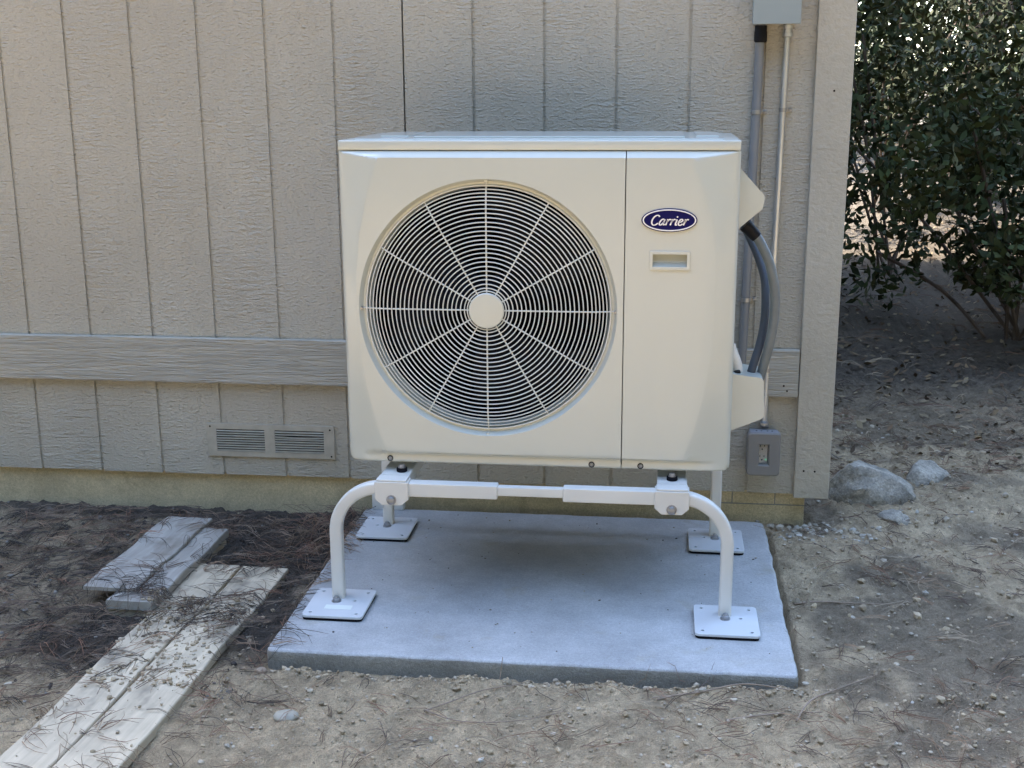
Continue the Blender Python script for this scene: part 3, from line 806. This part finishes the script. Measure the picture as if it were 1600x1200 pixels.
# flexible conduits beside the unit
fa = empty("flexible_conduit", (.54, -.5, .56), "light grey flexible conduit bulging out right from a black connector into the lower cover", "conduit", "flexible conduits beside the heat pump")
pts = [(.512, -.503, .924), (.528, -.503, .905), (.5395, -.503, .885), (.5545, -.503, .853), (.5655, -.503, .815), (.5735, -.503, .765), (.5735, -.503, .705), (.5660, -.503, .645), (.5560, -.500, .597), (.5480, -.497, .560), (.540, -.497, .53)]
pts = [(.298+(p[0]-.298)*1.0187, p[1], p[2]-.003) for p in pts]
put("jacket", tube("jacket", spline(pts, 8), .0120, mat_flex, 16), fa)
ax = Vector((.70, 0, -.714)); c0 = Vector((.4985, -.503, .9385))
v, f = [], []
prof = [(0, .017), (.008, .0178), (.010, .0165), (.034, .0155), (.036, .0150), (.043, .0140)]
nn = 18; S1 = Vector((0, 1, 0)); S2 = ax.cross(S1)
for t, r in prof:
    for k in range(nn):
        a = 2*math.pi*k/nn; v.append(c0+ax*t+(S1*math.cos(a)+S2*math.sin(a))*r)
for i in range(len(prof)-1):
    for k in range(nn): f.append((i*nn+k, i*nn+(k+1) % nn, (i+1)*nn+(k+1) % nn, (i+1)*nn+k))
f += [tuple(range(nn))[::-1], tuple((len(prof)-1)*nn+k for k in range(nn))]
put("connector", mesh("connector", v, f, mat_black, 40), fa)
fb = empty("flexible_conduit", (.53, -.45, .56), "dark slate flexible conduit tucked inside the curve of the lighter one", "conduit", "flexible conduits beside the heat pump")
pts = [(.50, -.36, .93), (.535, -.40, .86), (.556, -.43, .80), (.5600, -.455, .745), (.5580, -.47, .690), (.5490, -.485, .640), (.536, -.500, .597), (.526, -.510, .562), (.520, -.51, .53)]
put("jacket", tube("jacket", spline(pts, 8), .0105, mat_flexd, 14), fb)
pe = empty("pipe_elbow", (.49, -.5, .57), "short white insulated pipe end rising from the lower side cover", "pipe")
put("insulation", tube("insulation", spline([(.474, -.52, .640), (.478, -.52, .625), (.486, -.52, .606), (.4915, -.52, .590), (.4945, -.52, .574), (.495, -.52, .555)], 6), .0125, mat_stand, 16), pe)
put("sleeve_end", tube("sleeve_end", [(.4885, -.5405, .5765), (.492, -.5395, .566)], .0105, mat_black, 14), pe)
# white block at the foundation
wb = prism("block", round_poly(rect(-.573, -.474, -.058, -.031), .004, 3), -.004+.0042, .0485, mat_stand, .003, 2, 'XY')
put("block", wb, label="small white rectangular block against the foundation behind the left rear leg", cat="block")

# ------------------------------------------------------------------ planks on the left
def plank(x0, x1, y0, y1, z, th, rotz, mat, label, tilt=0, seed=0):
    L, w = y1-y0, x1-x0
    bm = bmesh.new(); rr = random.Random(seed)
    n = 24; v = []
    for i in range(n+1):
        y = -L/2+L*i/n; wob = rr.uniform(-.0012, .0012); sag = .003*math.sin(i*.5+seed)
        e = rr.uniform(-.002, .002)
        for (xx, zz) in ((-w/2+.002, 0), (w/2-.002, 0), (w/2, -.003), (w/2-.0005, -th), (-w/2, -th), (-w/2, -.003)):
            v.append(bm.verts.new((xx+(wob if xx > 0 else -wob), y+(e if i in (0, n) else 0), zz+sag)))
    for i in range(n):
        for k in range(6): bm.faces.new((v[i*6+k], v[i*6+(k+1) % 6], v[i*6+6+(k+1) % 6], v[i*6+6+k]))
    bm.faces.new(v[:6]); bm.faces.new(v[n*6:][::-1])
    me = bm_mesh("plank", bm, mat, 30)
    return put("plank", me, None, ((x0+x1)/2, (y0+y1)/2, z), (tilt, 0, rotz), label=label, cat="plank", group="weathered boards lying left of the slab")
RZp = math.radians(1.6)
plank(-.858, -.7265, -1.60, -.487, -.026, .022, -RZp, mat_plank, "pale weathered plank nearest the slab, half covered with dirt and needles", 0, 1)
plank(-.985, -.8655, -1.58, -.482, -.027, .022, -RZp, mat_plank, "pale weathered plank just left of the one nearest the slab", 0, 2)
plank(-1.09, -.9650, -.80, -.272, -.001, .024, -RZp, mat_plank2, "upper grey plank of the stack by the wall, nearer the slab", 0, 3)
plank(-1.085, -.9720, -.79, -.285, -.027, .022, -RZp*1.8, mat_plank, "lowest plank of the stack, showing only a dark edge under the grey one", 0, 4)
plank(-1.18, -1.036, -.74, -.205, .010, .010, -RZp*.8, mat_plank2, "thin grey board lying farthest left on the plank stack", 0, 5)

# ------------------------------------------------------------------ stones
def stone(name, loc, sx, sy, sz, mat, label, cat, rot=0, seed=0, sub=3, rough_=.06):
    bm = bmesh.new(); bmesh.ops.create_icosphere(bm, subdivisions=sub, radius=1); rr = np.random.default_rng(seed)
    k = rr.normal(size=(6, 3))*1.6; ph = rr.uniform(0, 6, 6)
    for q in bm.verts:
        p = q.co.copy(); d = 1+rough_*sum(math.sin(p.x*a[0]+p.y*a[1]+p.z*a[2]+b) for a, b in zip(k, ph))/2
        q.co = Vector((p.x*sx*d, p.y*sy*d, p.z*sz*d))
    return put(name, bm_mesh(name, bm, mat, 60), None, loc, (0, 0, rot), label=label, cat=cat)
gz = lambda x, y: float(ground_z(x, y))
stone("stone", (-.478, -1.262, gz(-.478, -1.262)+.007), .0255, .0215, .012, mat_pebble, "flat round pale stone lying on the dirt in front of the slab's left corner", "stone", .3, 3)
def rock(loc, dims, label, rot, seed):
    bm = bmesh.new(); bmesh.ops.create_icosphere(bm, subdivisions=4, radius=1); rr = np.random.default_rng(seed)
    pl = rr.normal(size=(13, 3)); pl /= np.linalg.norm(pl, axis=1)[:, None]; off_ = rr.uniform(.62, .9, 13)
    for q in bm.verts:
        p = np.array(q.co[:])
        for nrm, o_ in zip(pl, off_):                       # split faces of a broken stone
            dd = p@nrm-o_
            if dd > 0: p = p-nrm*dd*.85
        nz = float(fbm(np.array(p[0]*1.0+seed), np.array(p[1]+p[2]*.7), 3.2, seed, 4))-.5
        p = p*(1+.28*nz); q.co = Vector((p[0]*dims[0], p[1]*dims[1], p[2]*dims[2]))
    put("rock", bm_mesh("rock", bm, mat_rock, 25), None, loc, (0, 0, rot), label=label, cat="rock", group="pale rocks beside the house corner")
rock((.975, .30, gz(.975, .30)-.005), (.155, .13, .12), "larger pale whitish rock right beside the house corner", .4, 8)
rock((1.20, .52, gz(1.2, .52)-.015), (.10, .085, .07), "fist sized pale rock to the right of the larger whitish one", 1.2, 9)
rock((1.02, .08, gz(1.02, .08)-.006), (.055, .045, .035), "smallest pale rock in front of the larger whitish one", 2.2, 14)
stone("stone", (-.605, -1.052, gz(-.605, -1.052)+.010), .014, .012, .010, mat_twig, "small tan stone touching the slab's front left corner", "stone", 0, 12)

# ------------------------------------------------------------------ ground litter (uncountable)
def on_house(x, y): return (y > .0) & (x < .76)
def on_pad(x, y, m_=0.): return (x > PX0-m_) & (x < PX1+m_) & (y > PY0-m_) & (y < PY1+m_)
PLANKS = ((-.858, -.7265, -1.6, -.487, -.024), (-.985, -.8655, -1.58, -.482, -.025), (-1.09, -.965, -.8, -.272, .001), (-1.18, -1.036, -.74, -.205, .012))
def surf_z(x, y):
    z = ground_z(x, y)
    for a, b, c, d, h in PLANKS: z = np.where((x > a) & (x < b) & (y > c) & (y < d), np.maximum(z, h), z)
    return np.where(on_pad(x, y), np.maximum(z, .001), z)
def needles(nb, sampler, lo, hi, cols, per=(2, 5), thick=.0006, lift=.012, seed=1):
    r = np.random.default_rng(seed); V = []; Fc = []; C = []; base = 0
    xs_, ys_ = sampler(r, nb)
    S = 5
    for bx_, by_ in zip(xs_, ys_):
        k = r.integers(per[0], per[1]+1); a0 = r.uniform(0, 2*math.pi)
        L0 = r.uniform(lo, hi); lift0 = r.uniform(0, lift); c0 = cols[r.integers(len(cols))]*r.uniform(.6, 1.25)
        for j in range(k):
            a = a0+r.normal()*.16; L = L0*r.uniform(.75, 1.05); bend = r.normal()*.9
            t = np.linspace(0, 1, S); ang = a+bend*(t-.3)
            px = bx_+np.cumsum(np.cos(ang))*L/S; py = by_+np.cumsum(np.sin(ang))*L/S
            V.append((px, py, lift0*np.sin(t*math.pi*r.uniform(.4, 1.2)+r.uniform(0, .6))+r.uniform(.0008, .004), ang, c0*r.uniform(.85, 1.15)))
    PXs = np.array([q[0] for q in V]); PYs = np.array([q[1] for q in V]); LZ = np.array([q[2] for q in V]); AN = np.array([q[3] for q in V]); CO = np.array([q[4] for q in V])
    Z = surf_z(PXs, PYs)
    # stiff needles bridge the hollows: smooth the support line
    Zs = np.maximum(Z, (np.maximum.accumulate(Z, 1)+np.maximum.accumulate(Z[:, ::-1], 1)[:, ::-1])/2*.75+Z*.25)+np.abs(LZ)
    bad = (on_house(PXs, PYs)).any(1)
    PXs, PYs, Zs, AN, CO = PXs[~bad], PYs[~bad], Zs[~bad], AN[~bad], CO[~bad]
    n = len(PXs); th = thick*np.array([1, 1, 1, .8, .4])[None, :]
    ring = []
    for q in (0, 1, 2):
        ra = 2*math.pi*q/3+math.pi/2
        ring.append(np.stack([PXs-np.sin(AN)*np.cos(ra)*th, PYs+np.cos(AN)*np.cos(ra)*th, Zs+np.sin(ra)*th], -1))
    v = np.stack(ring, 2).reshape(-1, 3)              # n, S, 3
    ii = (np.arange(n)*S*3)[:, None, None]; ss = (np.arange(S-1)*3)[None, :, None]; qq = np.arange(3)[None, None, :]
    a_ = ii+ss+qq; b_ = ii+ss+(qq+1) % 3
    f = np.stack([a_, b_, b_+3, a_+3], -1).reshape(-1, 4)
    return v, f, np.repeat(CO, S*3, 0)
NC = np.array([(.24, .15, .09), (.30, .20, .125), (.16, .10, .07), (.40, .31, .21), (.12, .085, .065), (.28, .16, .10)])
ND = np.array([(.085, .066, .05), (.11, .08, .06), (.17, .11, .075), (.06, .05, .042), (.25, .18, .125)])
def samp_rect(x0, x1, y0, y1, dens=None):
    def s(r, n):
        X = []; Y = []
        while len(X) < n:
            x = r.uniform(x0, x1); y = r.uniform(y0, y1)
            if on_pad(x, y, .015) or (PY0-.075 < y < PY0 and PX0 < x < PX1 and r.uniform() < .9): continue
            if dens is not None and r.uniform() > dens(x, y): continue
            X.append(x); Y.append(y)
        return np.array(X), np.array(Y)
    return s
def mul1(x, y): return float(mulch(x, y))
def on_plank(x, y):
    for a, b, c, d, h in PLANKS:
        if a-.03 < x < b+.03 and c < y < d+.02: return .55 if -.86 < y < -.70 else (.035 if h > -.01 else .10)
    return 1.
parts = [
    needles(1500, samp_rect(-1.7, -.56, -1.3, .02, lambda x, y: (.1+mul1(x, y))*on_plank(x, y)), .07, .16, ND, (2, 5), .00075, .016, 1),
    needles(150, samp_rect(-1.7, -.6, -1.25, .0, lambda x, y: on_plank(x, y)), .09, .17, np.array([(.30, .16, .10), (.34, .22, .14)]), (2, 4), .0008, .022, 2),
    needles(820, samp_rect(-1.7, 2.0, -1.75, -1.04, lambda x, y: float(np.clip(fbm(x, y, 3, 5, 3)*2.2-.62, 0.06, 1))), .06, .15, NC, (1, 3), .0007, .012, 3),
    needles(900, samp_rect(.63, 2.3, -1.7, 1.6, lambda x, y: float(np.clip(fbm(x, y, 3, 15, 3)*2.2-.7, 0.1, 1))), .06, .16, NC, (2, 4), .0008, .014, 4),
    needles(900, samp_rect(.8, 5.5, .5, 6.5), .1, .2, NC*.8, (2, 4), .0013, .03, 5),
    needles(60, samp_rect(-.78, -.58, -.45, -.03), .08, .16, np.array([(.22, .12, .08), (.30, .2, .13)]), (3, 6), .0008, .05, 6),
]
off = 0; vv = []; ff = []; cc = []
for v_, f_, c_ in parts: vv.append(v_); ff.append(f_+off); cc.append(c_); off += len(v_)
nm = np_mesh("needle_litter", np.concatenate(vv), np.concatenate(ff), mat_litter)
set_col(nm, np.concatenate(cc))
put("needle_litter", nm, kind="stuff", label="fallen brown pine needles scattered over the dirt and the boards")
# gravel, clods and chips
def scatter(n, sampler, smin, smax, flat, cols, seed, p=3.):
    r = np.random.default_rng(seed); bm = bmesh.new(); bmesh.ops.create_icosphere(bm, subdivisions=1, radius=1)
    bv = np.array([q.co[:] for q in bm.verts]); bf = np.array([[q.index for q in f_.verts] for f_ in bm.faces]); bm.free()
    x, y = sampler(r, n); s = smin+(smax-smin)*r.uniform(0, 1, n)**p
    d = 1+r.normal(size=(n, len(bv)))*.16
    P = bv[None]*d[..., None]; ang = r.uniform(0, 2*math.pi, n)
    sc = np.stack([s, s*r.uniform(.6, 1, n), s*r.uniform(*flat, n)], -1)
    P = P*sc[:, None, :]; c, s_ = np.cos(ang)[:, None], np.sin(ang)[:, None]
    X = P[..., 0]*c-P[..., 1]*s_; Y = P[..., 0]*s_+P[..., 1]*c
    Z = P[..., 2]+(surf_z(x, y)+sc[:, 2]*r.uniform(.0, .55, n))[:, None]
    v = np.stack([X+x[:, None], Y+y[:, None], Z], -1).reshape(-1, 3)
    f = (bf[None]+(np.arange(n)*len(bv))[:, None, None]).reshape(-1, 3)
    C = cols[r.integers(len(cols), size=n)]*r.uniform(.75, 1.2, n)[:, None]
    return v, f, np.repeat(C, len(bv), 0)
GC = np.array([(.40, .305, .19), (.35, .27, .165), (.43, .335, .22), (.44, .365, .265), (.30, .235, .15)])
GW = np.array([(.46, .40, .31), (.52, .47, .39), (.42, .36, .27)])
def notwall(x, y): return 0. if (y > -.01 and x < .78) else 1.
parts = [
    scatter(2600, samp_rect(-1.9, 2.1, -1.8, -1.03, lambda x, y: .1 if on_plank(x, y) < .3 else 1.), .0012, .0100, (.45, .8), GC, 31, 5.),
    scatter(200, samp_rect(-1.9, 2.1, -1.8, -1.03, lambda x, y: .1 if on_plank(x, y) < .3 else 1.), .0015, .0075, (.5, .9), GW, 32, 3.),
    scatter(1700, samp_rect(.63, 2.4, -1.6, 1.4, notwall), .0015, .014, (.5, .9), GC, 33, 4.),
    scatter(160, samp_rect(.63, 2.0, -1.2, 1.2, notwall), .002, .011, (.4, .9), GW, 34, 3.),
    scatter(1500, samp_rect(-1.8, -.61, -1.2, -.01, lambda x, y: .0 if on_plank(x, y) < .3 else on_plank(x, y)), .002, .010, (.4, .8), np.array([(.10, .08, .06), (.16, .13, .10), (.07, .055, .045), (.26, .23, .19)]), 35, 3.),
    scatter(200, samp_rect(-1.0, -.66, -1.3, -.72, lambda x, y: .12 if on_plank(x, y) < .3 else 1.), .002, .010, (.4, .8), GC, 36, 3.),
    scatter(130, samp_rect(.60, 1.0, -.12, .012), .003, .014, (.4, .9), GW*.9, 37, 2.),
]
parts.append(scatter(9000, samp_rect(-1.9, 2.0, -1.8, -1.03, lambda x, y: .08 if on_plank(x, y) < .3 else 1.), .0008, .0058, (.5, .9), GC*1.02, 41, 2.5))
parts.append(scatter(5000, samp_rect(.63, 2.2, -1.1, 1.2, notwall), .001, .007, (.5, .9), GC*.95, 42, 2.5))
parts.append(scatter(700, samp_rect(-.99, -.74, -1.18, -.70), .001, .008, (.4, .8), GC, 43, 2.5))
def yard_leaves(n, seed):
    r = np.random.default_rng(seed); x = r.uniform(.85, 5.2, n); y = r.uniform(.6, 6.5, n); z = ground_z(x, y)+r.uniform(.002, .012, n)
    s_ = r.uniform(.008, .024, n); a = r.uniform(0, 2*math.pi, n); t = r.normal(size=(n, 2))*.35
    u = np.stack([np.cos(a), np.sin(a), t[:, 0]], -1)*s_[:, None]; w = np.stack([-np.sin(a), np.cos(a), t[:, 1]], -1)*(s_*.5)[:, None]
    P = np.stack([x, y, z], -1); v = np.stack([P-u, P+w, P+u, P-w], 1).reshape(-1, 3); f0 = np.arange(n*4).reshape(-1, 4)
    f = np.concatenate([f0[:, [0, 1, 2]], f0[:, [0, 2, 3]]]); cl = np.array([(.16, .10, .055), (.22, .15, .08), (.11, .075, .045), (.28, .21, .12)])
    return v, f, np.repeat(cl[r.integers(4, size=n)]*r.uniform(.6, 1.2, n)[:, None], 4, 0)
parts.append(yard_leaves(7000, 44))
# soil crumbs along the pad's front edge
def front_edge(r, n): return r.uniform(-.62, .64, n), PY0-.012-np.abs(r.normal(size=n))*.022
parts.append(scatter(650, front_edge, .0012, .0085, (.5, .9), GC*.95, 38, 3.))
off = 0; vv = []; ff = []; cc = []
for v_, f_, c_ in parts: vv.append(v_); ff.append(f_+off); cc.append(c_); off += len(v_)
gm2 = np_mesh("gravel", np.concatenate(vv), np.concatenate(ff), mat_litter, False)
set_col(gm2, np.concatenate(cc))
put("gravel", gm2, kind="stuff", label="small stones and soil crumbs lying on the dirt")
# debris specks on the slab
def pad_area(r, n): return r.uniform(PX0+.04, PX1-.04, n), r.uniform(PY0+.03, PY1-.03, n)
v_, f_, c_ = scatter(190, pad_area, .0006, .0042, (.25, .5), np.array([(.10, .085, .06), (.2, .17, .12), (.30, .25, .17), (.06, .05, .04)]), 50, 3.)
dm = np_mesh("debris", v_, f_, mat_litter); set_col(dm, c_)
put("debris", dm, kind="stuff", label="tiny dark specks of debris on the slab")

# ------------------------------------------------------------------ twigs and straws one can pick out
def twig(pts, r, label, col=None):
    P = []
    for x, y, h in pts: P.append((x, y, float(surf_z(np.array(x), np.array(y)))+h))
    path = spline(P, 6); n = len(path); v = []; f = []
    vv_, f = sweep(path, circ(1., 6)); v = []
    for i in range(n):
        rr = r*(1-.55*i/(n-1))
        for k in range(6): v.append(path[i]+(vv_[i*6+k]-path[i])*rr)
    put("twig", mesh("twig", v, f, mat_twig, 50), label=label, cat="twig", group="dry twigs and straws on the dirt")
twig([(-.045, -1.045, .0), (-.0435, -1.035, .03), (-.040, -1.03, .062)], .0016, "thin upright twig stuck in the dirt against the slab's front face")
twig([(-.187, -1.215, .003), (-.14, -1.165, .010), (-.075, -1.105, .012), (.01, -1.065, .006)], .0019, "tan straw slanting up right on the dirt in front of the slab's middle")
twig([(-.187, -1.213, .003), (-.10, -1.245, .006), (.02, -1.235, .008), (.12, -1.18, .004)], .0017, "curved straw bowing toward the viewer below the slanting one")
twig([(.30, -1.105, .004), (.40, -1.085, .010), (.50, -1.060, .012), (.60, -1.065, .004)], .0026, "brown pine twig lying along the slab's front right corner")
twig([(.31, -1.115, .003), (.36, -1.09, .012), (.42, -1.075, .006)], .0022, "short pale stick below the right end of the slab front")
twig([(.455, -1.185, .004), (.55, -1.155, .009), (.66, -1.12, .004)], .0026, "grey branching stick on the dirt at the lower right")
twig([(.60, -1.19, .004), (.64, -1.10, .012), (.72, -1.02, .012), (.80, -.97, .005)], .0024, "long straw running up right past the slab's front right corner")
twig([(.655, -.60, .004), (.72, -.585, .010), (.80, -.60, .008), (.90, -.57, .004)], .0026, "reddish twig on the dirt halfway along the slab's right side")
twig([(-.66, -1.03, .004), (-.60, -1.075, .014), (-.53, -1.14, .010), (-.455, -1.20, .004)], .0016, "straw fanning out below the slab's front left corner")
twig([(-.585, -1.012, .004), (-.56, -1.012, .012), (-.54, -1.01, .016)], .0017, "tiny dark twig lying on the slab's front left edge")

# ------------------------------------------------------------------ vegetation in the yard behind the house corner
def leaves(centers, radii, n, size, col, r, squash=1.):
    k = r.integers(len(centers), size=n); d = r.normal(size=(n, 3)); d /= np.linalg.norm(d, axis=1)[:, None]
    rad = r.uniform(.35, 1., n)**.5
    P = centers[k]+d*(radii[k]*rad)[:, None]*np.array([1, 1, squash])
    u = r.normal(size=(n, 3)); u /= np.linalg.norm(u, axis=1)[:, None]; w = np.cross(u, r.normal(size=(n, 3))); w /= np.linalg.norm(w, axis=1)[:, None]
    s = (size*r.uniform(.6, 1.3, n))[:, None]
    v = np.stack([P-u*s, P+w*s*.42, P+u*s, P-w*s*.42], 1).reshape(-1, 3)
    f = np.arange(n*4).reshape(-1, 4); C = col[r.integers(len(col), size=n)]*r.uniform(.6, 1.35, n)[:, None]
    return v, f, np.repeat(C, 4, 0)
LG = np.array([(.045, .060, .022), (.060, .072, .028), (.038, .048, .022), (.075, .075, .035)])
def shrub(x, y, h, w, n, label, seed, col=LG):
    r = np.random.default_rng(seed); z0 = gz(x, y)
    root = empty("shrub", (x, y, z0), label, "shrub", "shrubs in the yard behind the house corner")
    nc = 16; c = np.stack([r.normal(size=nc)*w*.33, r.normal(size=nc)*w*.33, r.uniform(.25, .95, nc)*h], -1)+np.array([x, y, z0])
    v, f, cl = leaves(c, r.uniform(.16, .34, nc)*w, n, .035, col, r)
    v[:, 2] = np.maximum(v[:, 2], z0+.01)
    me = np_mesh("foliage", v, f, mat_leaf); set_col(me, cl); put("foliage", me, root)
    V = []; Fq = []
    for q in range(7):
        b = c[r.integers(nc)]
        vv_, f_ = sweep(spline([(x+r.normal()*.04, y+r.normal()*.04, z0-.02), ((x+b[0])/2, (y+b[1])/2, z0+(b[2]-z0)*.55), tuple(b)], 4), circ(.010, 5)); o_ = len(V)
        V += vv_; Fq += [tuple(i+o_ for i in t) for t in f_]
    put("stem", mesh("stem", V, Fq, mat_bark, 60), root)
shrub(2.05, 2.7, 1.15, 1.1, 6500, "low dense dark green shrub nearest the house corner", 101)
shrub(3.0, 3.3, 1.5, 1.4, 7000, "tall rounded shrub at the right edge of the yard", 102, LG*.9)
shrub(1.75, 4.6, 1.6, 1.3, 6500, "shrub close behind the house corner, left of the pine trunks", 103, LG*.85)
shrub(3.1, 5.6, 2.0, 1.8, 7000, "big spreading shrub between the two pine trunks", 104, LG*.8)
shrub(2.1, 7.2, 2.3, 2.0, 7000, "tall dark shrub deepest in the yard", 105, LG*.75)
def pine(x, y, h, r0, label, seed):
    r = np.random.default_rng(seed); z0 = gz(x, y)
    root = empty("pine_tree", (x, y, z0), label, "pine tree", "pines in the yard behind the house corner")
    path = spline([(x, y, z0-.1), (x+.03, y, z0+h*.3), (x-.05, y+.05, z0+h*.65), (x, y, z0+h)], 8); n = len(path)
    vv_, f = sweep(path, circ(1., 14)); v = []
    for i in range(n):
        t = i/(n-1); rr = r0*(1-.85*t)*(1+.35*math.exp(-t*22))
        for k in range(14): v.append(path[i]+(vv_[i*14+k]-path[i])*rr*(1+.06*math.sin(k*2.3+i)))
    put("trunk", mesh("trunk", v, f, mat_bark, 60), root)
    C = []; V = []; Fq = []
    for q in range(34):
        t = r.uniform(.42, .98); a = r.uniform(0, 2*math.pi); L = (1.05-t)*h*.36+.3
        b = Vector((x, y, z0+h*t)); e = b+Vector((math.cos(a)*L, math.sin(a)*L, L*.18))
        vv_, f_ = sweep([b, (b+e)/2+Vector((0, 0, -.05)), e], circ(.018, 5)); o_ = len(V); V += vv_; Fq += [tuple(i+o_ for i in tt) for tt in f_]
        for s_ in (.5, .75, 1.): C.append(b.lerp(e, s_))
    put("limb", mesh("limb", V, Fq, mat_bark, 60), root)
    C = np.array([c_[:] for c_ in C]); v_, f_, cl = leaves(C, np.full(len(C), .34), 7000, .11, np.array([(.035, .055, .028), (.045, .062, .03), (.055, .065, .035)]), r, .6)
    me = np_mesh("crown", v_, f_, mat_leaf); set_col(me, cl); put("crown", me, root)
pine(2.75, 4.35, 9.5, .15, "nearer pine trunk rising behind the house corner", 201)
pine(2.95, 7.6, 11, .19, "thicker pine trunk farther back in the yard", 202)
pine(4.6, 6.3, 10, .16, "pine trunk at the far right edge of the yard", 203)
r = np.random.default_rng(301)
nc = 170; cx_ = r.uniform(.5, 14, nc); cy_ = r.uniform(11, 15, nc); C = np.stack([cx_, cy_, ground_z(cx_, cy_)+r.uniform(.1, 3.6, nc)], -1)
v_, f_, cl = leaves(C, r.uniform(.5, 1.0, nc), 26000, .12, LG*.7, r)
me = np_mesh("far_wood", v_, f_, mat_leaf); set_col(me, cl)
put("far_wood", me, kind="stuff", label="dark green undergrowth closing off the yard")

# unseen wood added behind the camera, shaped to block the low sky
r = np.random.default_rng(302)
C = []; RR = []
for a in np.linspace(math.radians(-194), math.radians(25), 45):
    for q in range(2):
        d = r.uniform(12.5, 17); x = .2+d*math.cos(a+r.normal()*.02); y = -.5+d*math.sin(a+r.normal()*.02); h = r.uniform(9.5, 14)
        for k in range(20):
            z = h*r.uniform(.03, 1); w = 1.9*(1-.75*z/h)
            C.append((x+r.normal()*w*.6, y+r.normal()*w*.6, z)); RR.append(r.uniform(.7, 1.3))
C = np.array(C); v_, f_, cl = leaves(C, np.array(RR), 70000, .32, LG*1.1, r)
me = np_mesh("far_wood", v_, f_, mat_leaf); set_col(me, cl)
put("far_wood", me, kind="stuff", label="unseen green wood added behind the camera to block the low sky")
